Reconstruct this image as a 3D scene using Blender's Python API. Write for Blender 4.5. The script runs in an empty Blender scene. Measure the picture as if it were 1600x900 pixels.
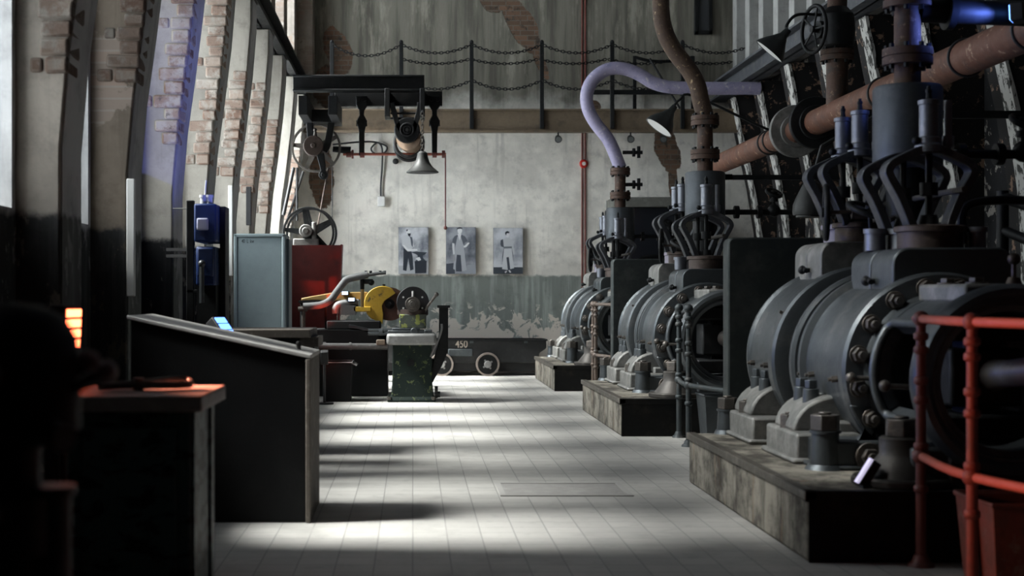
import bpy, bmesh, math, random
from mathutils import Vector, Matrix
R = random.Random(7)
PI = math.pi
F = 2222.2                      # focal length in pixels of the 1600 px wide frame
def at(px, py, D):              # the point D metres down the hall that the camera sees at a pixel
    return Vector(((px-645)*D/F, D, 1.4+(462-py)*D/F))
C = bpy.context.scene.collection
ORG = {}

# ------------------------------------------------------------------ mesh helpers
def catmull(pts, k=6, closed=False):
    P = [Vector(p) for p in pts]; n = len(P); out = []
    rng = n if closed else n-1
    for i in range(rng):
        if closed: p0, p1, p2, p3 = P[i-1], P[i], P[(i+1) % n], P[(i+2) % n]
        else: p0, p1, p2, p3 = P[max(i-1, 0)], P[i], P[i+1], P[min(i+2, n-1)]
        for j in range(k):
            t = j/k
            out.append(.5*((2*p1)+(p2-p0)*t+(2*p0-5*p1+4*p2-p3)*t*t+(3*p1-p0-3*p2+p3)*t**3))
    if not closed: out.append(P[-1])
    return out

class MB:
    def __init__(s): s.bm = bmesh.new()
    def _f(s, vs):
        try: s.bm.faces.new(vs)
        except ValueError: pass
    def rings(s, rings, closed_ring=True, cap0=True, cap1=True, loop=False):
        RV = [[s.bm.verts.new(v) for v in r] for r in rings]
        m = len(RV[0])
        pairs = list(zip(RV[:-1], RV[1:]))
        if loop: pairs.append((RV[-1], RV[0]))
        for a, b in pairs:
            for i in range(m if closed_ring else m-1):
                j = (i+1) % m
                s._f([a[i], a[j], b[j], b[i]])
        if closed_ring and not loop:
            if cap0: s._f(RV[0][::-1])
            if cap1: s._f(RV[-1])
        return s
    def box(s, a, b, M=None):
        x0, y0, z0 = [min(a[i], b[i]) for i in range(3)]; x1, y1, z1 = [max(a[i], b[i]) for i in range(3)]
        c = [Vector(p) for p in ((x0,y0,z0),(x1,y0,z0),(x1,y1,z0),(x0,y1,z0),(x0,y0,z1),(x1,y0,z1),(x1,y1,z1),(x0,y1,z1))]
        if M: c = [M @ p for p in c]
        v = [s.bm.verts.new(p) for p in c]
        for f in ((3,2,1,0),(4,5,6,7),(0,1,5,4),(1,2,6,5),(2,3,7,6),(3,0,4,7)): s._f([v[i] for i in f])
        return s
    def frame(s, axis):
        a = Vector(axis).normalized()
        u = a.cross(Vector((0,0,1)))
        if u.length < 1e-3: u = Vector((1,0,0))
        u.normalize(); w = a.cross(u).normalized()
        return a, u, w
    def cyl(s, p0, p1, r0, r1=None, n=20, ph=0):
        r1 = r0 if r1 is None else r1
        p0, p1 = Vector(p0), Vector(p1); a, u, w = s.frame(p1-p0)
        def rg(p, r): return [p+(u*math.cos(ph+2*PI*i/n)+w*math.sin(ph+2*PI*i/n))*r for i in range(n)]
        return s.rings([rg(p0, r0), rg(p1, r1)])
    def hexn(s, p0, p1, r, ph=0): return s.cyl(p0, p1, r, n=6, ph=ph)
    def lathe(s, prof, o, axis=(0,0,1), n=32, a0=0, a1=2*PI, closed=False):
        # prof: (radius, height along the axis)
        o = Vector(o); a, u, w = s.frame(axis)
        full = abs(a1-a0-2*PI) < 1e-4
        m = n if full else n+1
        rings = []
        for r, h in prof:
            rr = max(r, 1e-4)
            rings.append([o+a*h+(u*math.cos(a0+(a1-a0)*i/n)+w*math.sin(a0+(a1-a0)*i/n))*rr for i in range(m)])
        if full: return s.rings(rings, True, not closed, not closed, loop=closed)
        RV = s.rings(rings, False, loop=closed)
        return s
    def arc(s, prof, cx, cz, a0, a1, n=16):
        # a closed (y, r) profile swept round the y axis from a0 to a1 (0 = +x, 90 deg = +z), with end caps
        rings = []
        for i in range(n+1):
            t = a0+(a1-a0)*i/n
            rings.append([Vector((cx+r*math.cos(t), y, cz+r*math.sin(t))) for y, r in prof])
        return s.rings(rings)
    def tube(s, pts, r, n=10, closed=False, ry=None):
        P = [Vector(p) for p in pts]; N = len(P)
        rs = r if isinstance(r, (list, tuple)) else [r]*N
        T = []
        for i in range(N):
            if closed: t = P[(i+1) % N]-P[i-1]
            else: t = P[min(i+1, N-1)]-P[max(i-1, 0)]
            T.append(t.normalized())
        a, u, w = s.frame(T[0]); rings = []
        for i in range(N):
            u = (u-T[i]*u.dot(T[i])); u = u.normalized() if u.length > 1e-6 else s.frame(T[i])[1]
            w = T[i].cross(u)
            rings.append([P[i]+u*math.cos(2*PI*j/n)*rs[i]+w*math.sin(2*PI*j/n)*(ry or rs[i]) for j in range(n)])
        return s.rings(rings, loop=closed)
    def prism(s, poly, o, u, v, d):
        # 2-D polygon in (u, v) from o, pushed along d
        o, u, v, d = Vector(o), Vector(u), Vector(v), Vector(d)
        A = [o+u*p[0]+v*p[1] for p in poly]
        return s.rings([A, [p+d for p in A]])
    def strip(s, pts, half, y0, y1, h2=None):
        # flat bar bent along (x, z) points, y0..y1 deep
        P = [Vector((p[0], 0, p[1])) for p in pts]; L, Rr = [], []
        for i in range(len(P)):
            t = (P[min(i+1, len(P)-1)]-P[max(i-1, 0)]).normalized(); nrm = Vector((-t.z, 0, t.x))
            h = half if h2 is None else half+(h2-half)*i/(len(P)-1)
            L.append(P[i]+nrm*h); Rr.append(P[i]-nrm*h)
        rings = []
        for a, b in zip(L, Rr):
            rings.append([Vector((a.x, y0, a.z)), Vector((a.x, y1, a.z)), Vector((b.x, y1, b.z)), Vector((b.x, y0, b.z))])
        return s.rings(rings)
    def ball(s, c, r, n=14, sz=1):
        prof = [(r*math.sin(PI*i/8), -r*sz*math.cos(PI*i/8)) for i in range(9)]
        return s.lathe(prof, c, n=n)
    def torus(s, c, axis, Rr, r, n=32, m=8):
        a, u, w = s.frame(axis); c = Vector(c)
        return s.tube([c+(u*math.cos(2*PI*i/n)+w*math.sin(2*PI*i/n))*Rr for i in range(n)], r, m, closed=True)
    def build(s, name, mat, parent=None, bevel=0, ang=35, org=None, recalc=True):
        if recalc: bmesh.ops.recalc_face_normals(s.bm, faces=s.bm.faces[:])
        o = Vector(org) if org is not None else (ORG.get(parent.name, Vector()) if parent else Vector())
        me = bpy.data.meshes.new(name); 
        if o.length: bmesh.ops.translate(s.bm, verts=s.bm.verts[:], vec=-o)
        s.bm.to_mesh(me); s.bm.free()
        for p in me.polygons: p.use_smooth = True
        me.set_sharp_from_angle(angle=math.radians(ang))
        me.materials.append(mat)
        ob = bpy.data.objects.new(name, me); C.objects.link(ob)
        if parent: ob.parent = parent; ORG[ob.name] = o
        else: ob.location = o; ORG[ob.name] = o
        if bevel:
            b = ob.modifiers.new('bevel', 'BEVEL'); b.width = bevel; b.segments = 2; b.limit_method = 'ANGLE'
            b.angle_limit = math.radians(40)
        return ob
def tag(o, label, cat, group=None):
    o['label'] = label; o['category'] = cat
    if group: o['group'] = group
    return o
def thing(name, label, cat, loc, group=None):
    o = bpy.data.objects.new(name, None); C.objects.link(o); o.location = loc; o.empty_display_size = .1
    ORG[o.name] = Vector(loc); return tag(o, label, cat, group)
def struct(mb, name, mat, **k):
    o = mb.build(name, mat, **k); o['kind'] = 'structure'; return o
def copy_tree(o, parent=None):
    c = o.copy(); C.objects.link(c)
    if parent: c.parent = parent
    ORG[c.name] = ORG.get(o.name, Vector()).copy()
    for ch in list(o.children): copy_tree(ch, c)
    return c

# ------------------------------------------------------------------ materials
class NT:
    def __init__(s, name):
        s.m = bpy.data.materials.new(name); s.m.use_nodes = True
        s.t = s.m.node_tree; s.t.nodes.clear()
        s.out = s.n('ShaderNodeOutputMaterial'); s.b = s.n('ShaderNodeBsdfPrincipled')
        s.l(s.b.outputs[0], s.out.inputs[0])
        s.tc = s.n('ShaderNodeTexCoord')
    def n(s, t, **k):
        x = s.t.nodes.new(t)
        for a, v in k.items(): setattr(x, a, v)
        return x
    def l(s, a, b): s.t.links.new(a, b)
    def put(s, sock, v):
        if isinstance(v, bpy.types.NodeSocket): s.l(v, sock)
        elif isinstance(v, (tuple, list)) and len(v) == 3 and sock.type == 'RGBA': sock.default_value = (*v, 1)
        else: sock.default_value = v
    def math(s, op, a, b=0., c=None, clamp=False):
        x = s.n('ShaderNodeMath', operation=op, use_clamp=clamp); s.put(x.inputs[0], a); s.put(x.inputs[1], b)
        if c is not None: s.put(x.inputs[2], c)
        return x.outputs[0]
    def vec(s, scale=(1,1,1), loc=(0,0,0), src=None):
        x = s.n('ShaderNodeMapping'); s.l(src or s.tc.outputs['Object'], x.inputs[0])
        x.inputs['Scale'].default_value = scale; x.inputs['Location'].default_value = loc
        return x.outputs[0]
    def noise(s, scale, detail=5, rough=.6, v=None, dist=0):
        x = s.n('ShaderNodeTexNoise'); x.inputs['Scale'].default_value = scale; x.inputs['Detail'].default_value = detail
        x.inputs['Roughness'].default_value = rough; x.inputs['Distortion'].default_value = dist
        s.l(v or s.tc.outputs['Object'], x.inputs[0]); return x.outputs['Fac']
    def step(s, v, lo, hi):
        x = s.n('ShaderNodeMapRange', interpolation_type='SMOOTHSTEP'); s.put(x.inputs[0], v)
        x.inputs[1].default_value = lo; x.inputs[2].default_value = hi; return x.outputs[0]
    def mix(s, f, a, b, mode='MIX'):
        x = s.n('ShaderNodeMix', data_type='RGBA', blend_type=mode); s.put(x.inputs[0], f); s.put(x.inputs[6], a); s.put(x.inputs[7], b)
        return x.outputs[2]
    def xyz(s, src=None):
        x = s.n('ShaderNodeSeparateXYZ'); s.l(src or s.tc.outputs['Object'], x.inputs[0]); return x.outputs
    def bump(s, h, st=.3, d=.02):
        x = s.n('ShaderNodeBump'); x.inputs['Strength'].default_value = st; x.inputs['Distance'].default_value = d
        s.l(h, x.inputs['Height']); s.l(x.outputs[0], s.b.inputs['Normal'])
    def fin(s, col, rough=.6, metal=0., spec=.5):
        s.put(s.b.inputs['Base Color'], col); s.put(s.b.inputs['Roughness'], rough); s.put(s.b.inputs['Metallic'], metal)
        s.put(s.b.inputs['Specular IOR Level'], spec); return s.m

def M_worn(name, base, wear, rough=.5, metal=0., scale=6., lo=.5, hi=.68, bump=.15, third=None, fine=40, spec=.5):
    t = NT(name)
    n1 = t.noise(scale, 6, .65); n2 = t.noise(scale*3.1, 5, .7, t.vec(loc=(3,1,2)))
    col = t.mix(t.step(n1, lo, hi), base, wear)
    col = t.mix(t.math('MULTIPLY', n2, .7), col, tuple(c*.55 for c in base))
    if third: col = t.mix(t.step(t.noise(scale*1.7, 7, .7, t.vec(loc=(9,4,7))), .58, .66), col, third)
    t.bump(t.noise(fine, 4, .6), bump, .01)
    return t.fin(col, t.math('MULTIPLY_ADD', n2, .3, rough-.12), metal, spec)
def M_peel(name, paint, under, th=.52, scale=5., rough=.75, stretch=(1,1,1), w=.02):
    t = NT(name)
    n = t.noise(scale, 9, .68, t.vec(stretch), .4)
    m = t.step(n, th-w, th+w)
    big = t.noise(1.3, 4, .6)
    col = t.mix(t.math('MULTIPLY', big, .6), paint, tuple(c*.5 for c in paint))
    col = t.mix(m, col, under)
    t.bump(m, .4, .01)
    return t.fin(col, rough, 0, .2)
def M_glow(name, col, st):
    t = NT(name); t.fin(col, .4); t.put(t.b.inputs['Emission Color'], col); t.b.inputs['Emission Strength'].default_value = st
    return t.m
def M_flat(name, col, rough=.5, metal=0.):
    return NT(name).fin(col, rough, metal)

DADO = 1.9
def wall_nodes(t, hi_c, lo_c, dado_z, dark_top=None):
    X, Y, Z = t.xyz()[:3]
    n = t.noise(.9, 8, .65); n2 = t.noise(4, 8, .7, t.vec(loc=(5,2,1)))
    st = t.noise(1, 6, .65, t.vec((5,5,.35)))
    col = t.mix(t.step(n, .42, .66), hi_c, tuple(c*.72 for c in hi_c))
    col = t.mix(t.math('MULTIPLY', t.step(n2, .48, .72), .6), col, tuple(c*.5 for c in hi_c))
    col = t.mix(t.math('MULTIPLY', t.step(st, .52, .68), .6), col, tuple(c*.55 for c in hi_c))
    if dark_top:
        zz = t.math('ADD', Z, t.math('MULTIPLY', t.noise(1.4, 5, .6, t.vec(loc=(1,7,3))), .9))
        up = t.mix(t.step(st, .4, .62), dark_top, tuple(c*.55 for c in dark_top))
        up = t.mix(t.math('MULTIPLY', t.step(t.noise(1.1, 7, .7, t.vec((3,3,.6), (4,4,4))), .52, .68), .6), up, tuple(min(1,c*1.9) for c in dark_top))
        col = t.mix(t.step(zz, 5.1, 5.6), col, up)
    za = t.math('ADD', Z, t.math('MULTIPLY_ADD', t.noise(7, 7, .7), .14, -.07))
    dm = t.step(za, dado_z+.03, dado_z-.03)
    lo = t.mix(t.math('MULTIPLY', t.step(st, .45, .7), .8), lo_c, tuple(min(1,c*2.1+.02) for c in lo_c))
    lo = t.mix(t.math('MULTIPLY', t.step(n2, .5, .7), .5), lo, tuple(c*.6 for c in lo_c))
    return X, Y, Z, n, n2, st, col, dm, lo

def brick_colour(t, axes=(0,2)):
    o = t.xyz(); c = t.n('ShaderNodeCombineXYZ'); t.l(o[axes[0]], c.inputs[0]); t.l(o[axes[1]], c.inputs[1])
    b = t.n('ShaderNodeTexBrick'); t.l(c.outputs[0], b.inputs[0])
    b.inputs['Scale'].default_value = 1; b.inputs['Brick Width'].default_value = .26; b.inputs['Row Height'].default_value = .09
    b.inputs['Mortar Size'].default_value = .008
    b.inputs['Color1'].default_value = (.20,.12,.08,1); b.inputs['Color2'].default_value = (.11,.075,.055,1); b.inputs['Mortar'].default_value = (.16,.14,.115,1)
    return b.outputs[0]

def M_backwall():
    t = NT('back wall plaster')
    X, Y, Z, n, n2, st, col, dm, lo = wall_nodes(t, (.90,.87,.80), (.20,.22,.205), 1.77, (.22,.21,.175))
    # paint flaked off the foot of the dado
    pn = t.noise(4.2, 9, .66, t.vec(loc=(2,0,5)), .8)
    thr = t.math('MULTIPLY_ADD', Z, .28, .235)
    flake = t.math('MULTIPLY', t.step(t.math('SUBTRACT', pn, thr), -.01, .02), t.step(Z, 1.35, 1.1))
    lo = t.mix(flake, lo, (.62,.57,.51))
    col = t.mix(dm, col, lo)
    # patches where the plaster has dropped off
    bc = brick_colour(t)
    bc = t.mix(t.step(t.noise(9, 6, .7), .5, .7), bc, (.05,.045,.04))
    w = t.math('MULTIPLY_ADD', t.noise(4, 7, .7), 1.5, -.75)
    tot = None
    for cx, cz, rx, rz, sh in ((-1.36,5.85,.24,.42,-.25),(-1.5,5.2,.32,.4,0),(1.98,6.3,.26,.5,-.45),(1.5,6.85,.3,.3,0),(2.32,5.62,.09,.28,-.4),(4.62,4.05,.22,.42,-.25),(4.72,3.5,.08,.35,0),(-1.65,3.55,.22,.6,0),(3.28,4.83,.13,.12,0)):
        dx = t.math('SUBTRACT', X, cx); dz = t.math('SUBTRACT', Z, cz)
        dx = t.math('SUBTRACT', dx, t.math('MULTIPLY', dz, sh))
        e = t.math('ADD', t.math('POWER', t.math('ABSOLUTE', t.math('DIVIDE', dx, rx)), 2.), t.math('POWER', t.math('ABSOLUTE', t.math('DIVIDE', dz, rz)), 2.))
        k = t.step(t.math('ADD', e, w), 1.08, .95)
        tot = k if tot is None else t.math('MAXIMUM', tot, k)
    col = t.mix(tot, col, bc)
    h = t.math('MULTIPLY_ADD', tot, -.8, t.math('MULTIPLY', n2, .5))
    t.bump(h, .55, .03)
    return t.fin(col, .9, 0, .2)
def M_sidewall(name, hi, lo, z, brick=0., peel=None):
    t = NT(name)
    X, Y, Z, n, n2, st, col, dm, lo_ = wall_nodes(t, hi, lo, z)
    if brick:
        bc = brick_colour(t, (1,2)); m = t.step(t.noise(1.5, 7, .65, t.vec(loc=(7,3,1))), .60-brick*.12, .63-brick*.12)
        col = t.mix(m, col, t.mix(.35, bc, (.4,.36,.32)))
    wear = t.step(t.noise(5, 8, .7, t.vec((1,1,.5), (2,8,1))), .56, .6)
    lo_ = t.mix(t.math('MULTIPLY', wear, .8), lo_, tuple(c*.5 for c in hi))
    col = t.mix(dm, col, lo_)
    if peel:
        p = t.step(t.noise(3.2, 9, .7, t.vec(loc=(1,2,9)), .3), peel, peel+.03)
        col = t.mix(p, (.012,.012,.013), col)
    t.bump(n2, .4, .02)
    return t.fin(col, .9, 0, .2)
def M_brick(k=1):
    t = NT('bare brick courses')
    g = t.n('ShaderNodeNewGeometry'); r = g.outputs['Random Per Island']
    col = t.mix(r, (.19*k,.115*k,.085*k), (.36*k,.29*k,.24*k))
    col = t.mix(t.step(t.noise(5, 7, .7), .45, .62), col, (.40*k,.36*k,.315*k))
    col = t.mix(t.math('MULTIPLY', t.step(t.noise(11, 6, .7, t.vec(loc=(4,4,4))), .55, .7), .8), col, (.10,.08,.07))
    t.bump(t.noise(25, 6, .7), .6, .015)
    return t.fin(col, .95, 0, .1)
def M_floor():
    t = NT('worn grey floor tiles')
    b = t.n('ShaderNodeTexBrick', offset=0); t.l(t.tc.outputs['Object'], b.inputs[0])
    b.inputs['Scale'].default_value = 1; b.inputs['Brick Width'].default_value = .2; b.inputs['Row Height'].default_value = .2
    b.inputs['Mortar Size'].default_value = .004; b.inputs['Mortar Smooth'].default_value = .6
    b.inputs['Color1'].default_value = (.43,.42,.395,1); b.inputs['Color2'].default_value = (.37,.36,.34,1); b.inputs['Mortar'].default_value = (.19,.185,.175,1)
    n = t.noise(1.1, 8, .65); n2 = t.noise(7, 7, .7)
    col = t.mix(t.step(n, .5, .72), b.outputs[0], (.29,.28,.265))
    col = t.mix(t.math('MULTIPLY', t.step(n2, .52, .75), .45), col, (.22,.215,.205))
    X, Y, Z = t.xyz()[:3]
    h = t.math('MULTIPLY_ADD', b.outputs['Fac'], -.6, t.math('MULTIPLY', n2, .4))
    t.bump(h, .3, .01)
    return t.fin(col, t.math('MULTIPLY_ADD', n2, .3, .42), 0, .4)
def M_concrete(name, c, dark):
    t = NT(name)
    n = t.noise(2.5, 8, .7); st = t.noise(1, 6, .65, t.vec((6,6,.8)))
    X, Y, Z = t.xyz()[:3]
    col = t.mix(t.step(n, .4, .62), c, dark)
    col = t.mix(t.math('MULTIPLY', t.step(st, .5, .65), .7), col, tuple(k*.5 for k in dark))
    col = t.mix(t.math('MULTIPLY', t.step(t.noise(1.5, 5, .6, t.vec((3,3,.5), (6,1,0))), .58, .7), .6), col, (.24,.15,.09))
    t.bump(t.noise(18, 6, .7), .4, .02)
    return t.fin(col, .85, 0, .25)

STEEL = M_worn('engine steel', (.10,.112,.12), (.23,.23,.225), .42, .75, 3, .5, .75, .2, None)
DARK = M_worn('black iron', (.011,.012,.013), (.026,.026,.026), .5, .2, 5, spec=.25)
DUSTY = M_worn('dusty cast iron', (.20,.20,.19), (.36,.35,.33), .55, .5, 5, .42, .65, .35)
BROWN = M_worn('brown iron', (.075,.055,.047), (.16,.125,.105), .5, .6, 6)
RUST = M_worn('rusted pipe', (.15,.062,.034), (.09,.055,.045), .7, .15, 9, .45, .65, .4, (.30,.19,.11))
RUSTD = M_worn('dark rusted pipe', (.085,.045,.03), (.05,.04,.035), .7, .15, 9, .45, .65, .4, (.17,.11,.07))
LAGGED = M_worn('lead grey pipe', (.30,.27,.33), (.22,.20,.25), .55, .1, 8)
NUT = M_worn('worn nut', (.12,.11,.10), (.25,.21,.18), .45, .7, 14)
WOODY = M_worn('weathered plank edge', (.10,.085,.07), (.2,.18,.15), .75, 0, 9)
BLUEG = M_worn('blue grey dashpot', (.20,.21,.24), (.32,.32,.33), .42, .7, 6)
REDP = M_worn('red painted rail', (.46,.13,.085), (.26,.10,.08), .5, 0, 8, .55, .75)
REDS = M_worn('red sheet', (.10,.005,.004), (.04,.003,.003), .5, .1, 3)
YELL = M_worn('yellow paint', (.62,.40,.04), (.36,.24,.05), .5, 0, 7, .55, .7, .15, (.12,.09,.04))
OCHRE = M_worn('ochre arm', (.42,.27,.09), (.25,.17,.07), .55, 0, 7)
GREENP = M_peel('flaking green paint', (.009,.017,.014), (.07,.09,.035), .60, 15)
GREENB = M_peel('flaking dark green steel', (.07,.115,.115), (.014,.016,.017), .53, 7, .45, (1,1,2.2))
GREYP = M_worn('pale blue grey enamel', (.30,.37,.385), (.27,.33,.34), .35, .1, 2, .4, .8, .03)
GREYD = M_flat('dark pencil', (.05,.06,.065), .8)
BLUEP = M_worn('blue switchgear', (.02,.045,.16), (.012,.025,.08), .4, .2, 3)
PALE = M_flat('pale plastic', (.62,.62,.60), .5)
WHITE = M_flat('white enamel', (.78,.78,.76), .4)
ENAMEL = M_worn('dark enamel shade', (.03,.034,.034), (.06,.065,.06), .35, .2, 4)
SHADE = M_worn('grey tin shade', (.035,.036,.034), (.06,.06,.057), .5, .3, 6)
CONSOLE = M_worn('black sheet steel', (.006,.0065,.007), (.011,.0115,.012), .5, 0, 2, spec=.15)
CTOP = M_worn('bare steel lid', (.42,.41,.39), (.55,.53,.5), .5, .1, 4)
TABLE = M_worn('worn steel table', (.24,.24,.235), (.34,.34,.33), .5, .3, 9)
CONC = M_concrete('stained concrete', (.26,.24,.20), (.055,.049,.041))
GIRD = M_worn('brown rusty girder', (.155,.115,.075), (.09,.068,.048), .75, .1, 4)
BLACKP = M_flat('black rubber', (.015,.015,.016), .6)
CABLE = M_flat('black cable', (.02,.02,.022), .6)
REDC = M_flat('dull red conduit', (.20,.055,.045), .6)
REDB = M_flat('red alarm', (.55,.03,.02), .4)
ROPE = M_flat('pale rope', (.38,.35,.3), .8)
FLOORM = M_floor()
WALLB = M_backwall()
WALLL = M_sidewall('side wall plaster', (.42,.42,.42), (.02,.022,.022), DADO)
WALLR = M_sidewall('black peeling wall', (.30,.28,.25), (.02,.02,.02), 1.2, 0, .56)
PILL = M_sidewall('pilaster plaster', (.40,.37,.32), (.022,.022,.022), DADO)
PILL_DARK = M_sidewall('dark pilaster plaster', (.27,.24,.205), (.022,.022,.022), DADO)  # darker version of the pilaster plaster
PILL_DARKER = M_sidewall('darker pilaster plaster', (.17,.14,.11), (.02,.02,.02), DADO, .8)  # darkest pilaster plaster, with brick showing through
FACING = M_sidewall('whitewashed pilaster edge', (.46,.46,.46), (.09,.095,.09), DADO)
PILR = M_peel('black peeling pilaster', (.014,.013,.013), (.20,.13,.09), .59, 7)
EDGEW = M_peel('white peeling edge', (.50,.49,.46), (.05,.05,.045), .53, 10, .8, (2.5,1,.5))
UPPER = M_sidewall('upper wall plaster', (.34,.30,.26), (.1,.1,.1), -1, 1)
UPPERR = M_sidewall('upper grey boarding', (.34,.34,.33), (.1,.1,.1), -1)
BRICK = M_brick(); BRICK_DARK = M_brick(.4)  # second brick is a darker version of the first
CEIL = M_flat('darkened unseen ceiling', (.05,.048,.045), .9)  # unseen ceiling, kept dark to limit bounced light
# ------------------------------------------------------------------ setting
XL, XR, YB, YF, ZC = -2.42, 6.35, 25.8, -4.0, 8.6
struct(MB().box((XL-.5,YF-.4,-.3),(XR+.5,YB+.4,0)), 'floor', FLOORM)
struct(MB().box((XL-.5,YF-.4,ZC),(XR+.5,YB+.4,ZC+.3)), 'unseen_ceiling', CEIL)
struct(MB().box((XL-.5,YB,0),(XR+.5,YB+.4,ZC)), 'wall_back', WALLB)
struct(MB().box((XL-.5,YF-.4,0),(XR+.5,YF,ZC)), 'wall_front', WALLR)
struct(MB().box((XR,YF,0),(XR+.5,YB,ZC)), 'wall_right', WALLR)
PY = [12.7+2.02*j for j in range(-8, 7)]          # pilaster fronts on the window side
PD = .55
WZ0, WZ1, UZ0, UZ1 = 1.93, 4.8, 5.4, 7.9
XO = XL-.5
wl = MB()
wl.box((XO,YF,0),(XL,YB,WZ0)); wl.box((XO,YF,WZ1),(XL,YB,UZ0)); wl.box((XO,YF,UZ1),(XL,YB,ZC))
edges = [YF]; WIN = []
for y in PY:
    a, b = y+PD+.08, y+2.02-.08
    if a < 3 or 4.6 < a < 6 or b > YB-.05: continue  # nearer bays left solid to cut fill; one unseen dim bay added as fill
    if 6 < a < 8: a = 7.95          # this bay is narrowed to shape its light on jamb and floor
    WIN.append((a, b))
prev = YF
for a, b in WIN:
    wl.box((XO,prev,WZ0),(XL,a,WZ1)); wl.box((XO,prev,UZ0),(XL,a,UZ1)); prev = b
wl.box((XO,prev,WZ0),(XL,YB,WZ1)); wl.box((XO,prev,UZ0),(XL,YB,UZ1))
struct(wl, 'wall_left', WALLL)
FRAME = M_worn('old window bars', (.2,.2,.19), (.3,.3,.28), .6, 0, 6)
def glass(k):
    t = NT('dimmed glass'); tr = t.n('ShaderNodeBsdfTransparent'); tr.inputs[0].default_value = (.93*k,.95*k,.96*k,1)
    gl = t.n('ShaderNodeBsdfGlossy'); gl.inputs['Roughness'].default_value = .1
    ms = t.n('ShaderNodeMixShader'); ms.inputs[0].default_value = .06
    t.l(tr.outputs[0], ms.inputs[1]); t.l(gl.outputs[0], ms.inputs[2]); t.l(ms.outputs[0], t.out.inputs[0])
    return t.m
GLASS = [glass(q) for q in (.12,.8,.48,.66,1)]  # pane transmission set per bay to shape the light in the room
k = 0
for a, b in WIN:
    for z0, z1 in ((WZ0, WZ1), (UZ0, UZ1)):
        k += 1
        m = MB(); xf = XO+.1
        m.box((xf,a,z0),(xf+.05,a+.05,z1)); m.box((xf,b-.05,z0),(xf+.05,b,z1))
        m.box((xf,a,z0),(xf+.05,b,z0+.05)); m.box((xf,a,z1-.05),(xf+.05,b,z1))
        m.box((xf+.01,(a+b)/2-.012,z0),(xf+.04,(a+b)/2+.012,z1))
        for q in range(1, 5):
            z = z0+(z1-z0)*q/5; m.box((xf+.01,a,z-.01),(xf+.04,b,z+.01))
        w = struct(m, 'window_%d' % k, FRAME)
        p = MB().box((xf+.022,a+.03,z0+.03),(xf+.028,b-.03,z1-.03)).build('pane', GLASS[0 if a < 6 else 1 if a < 8 else 2 if a < 12.5 else 3 if a < 20 else 4], w)
        L = bpy.data.lights.new('daylight portal', 'AREA'); L.shape = 'RECTANGLE'; L.size = b-a; L.size_y = z1-z0
        L.cycles.is_portal = True
        lo = bpy.data.objects.new('daylight_portal', L); C.objects.link(lo)
        lo.location = (XO+.02, (a+b)/2, (z0+z1)/2); lo.rotation_euler = (PI/2, 0, -PI/2)

# pilasters: straight foot, leaning out above to carry the crane beam
PROF = [(0,-2.15),(2.3,-2.15),(2.9,-2.10),(3.4,-2.03),(4.05,-1.95),(4.6,-1.905),(4.92,-1.9)]
def edge_x(z, prof=PROF):
    for (z0,x0),(z1,x1) in zip(prof, prof[1:]):
        if z <= z1: return x0+(x1-x0)*(z-z0)/(z1-z0)
    return prof[-1][1]
BR = {6:(2.75,4.9), 7:(3.0,4.9), 8:(2.75,4.9), 9:(2.75,4.9), 10:(2.8,4.1), 11:(2.75,4.3), 12:(2.6,4.0), 14:(2.5,4.0)}
for i, y in enumerate(PY):
    if y < YF+.1: continue
    y1 = min(y+PD, YB-.02)
    poly = [(XL-.02,0)]+[(x,z) for z,x in PROF]+[(XL-.02,4.92)]
    p = struct(MB().prism(poly, (0,y,0), (1,0,0), (0,0,1), (0,y1-y,0)), 'wall_left_pilaster', {6: PILL_DARK, 7: PILL_DARKER}.get(i, PILL), bevel=.012)
    # whitewashed inner face
    f = MB().rings([[Vector((x-.01,y+.03,z)), Vector((x+.008,y+.03,z)), Vector((x+.008,y1-.02,z)), Vector((x-.01,y1-.02,z))] for z,x in PROF])
    f.build('edge_facing', FACING, p)
    if i in BR:
        b = MB(); z = BR[i][0]; j = 0
        while z < BR[i][1]-.1:
            h = R.uniform(.10,.125); xe = edge_x(z+h/2); w = .15+(.05 if j % 2 else .0)+R.uniform(-.03,.05)
            top = min(1, (z-BR[i][0])/.5); out = .003+R.uniform(0,.011)
            M = Matrix.Translation((xe-w/2, y+.1, z+h/2)) @ Matrix.Rotation(R.uniform(-.03,.03), 4, 'Y') @ Matrix.Rotation(R.uniform(-.05,.05), 4, 'Z')
            b.box((-w/2,-.11-out,-h/2+.0025),(w/2+out,.16,h/2-.0025), M)
            if j % 3 == 0 and R.random() < .7:
                w2 = R.uniform(.08,.14); M2 = Matrix.Translation((xe-w-w2/2-.01, y+.1, z+h/2))
                b.box((-w2/2,-.108-out*.6,-h/2+.006),(w2/2,.1,h/2-.006), M2)
            z += h; j += 1
        b.build('exposed_brick', BRICK_DARK if i in (6, 7) else BRICK, p, bevel=.02, ang=50)
# crane beams
def ibeam(x0, x1, z0, z1, ya, yb):
    m = MB(); xm = (x0+x1)/2
    m.box((x0,ya,z0),(x1,yb,z0+.035)); m.box((x0,ya,z1-.035),(x1,yb,z1)); m.box((xm-.015,ya,z0),(xm+.015,yb,z1))
    return m
struct(ibeam(-2.12,-1.86,4.925,5.25,YF+.05,YB-.02), 'wall_left_crane_beam', DARK)
cb = M_worn('blue grey crane beam', (.07,.075,.085), (.12,.12,.12), .6, .2, 4)
struct(ibeam(5.36,5.66,4.9,5.22,YF+.05,YB-.02), 'wall_right_crane_beam', cb)
# upper pilasters above the beam, left
for i, y in enumerate(PY):
    if y < YF+.1: continue
    p = struct(MB().box((XL-.02,y,5.26),(-2.06,min(y+PD,YB-.02),ZC-.02)), 'wall_left_upper_pilaster', UPPER, bevel=.012)
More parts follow.
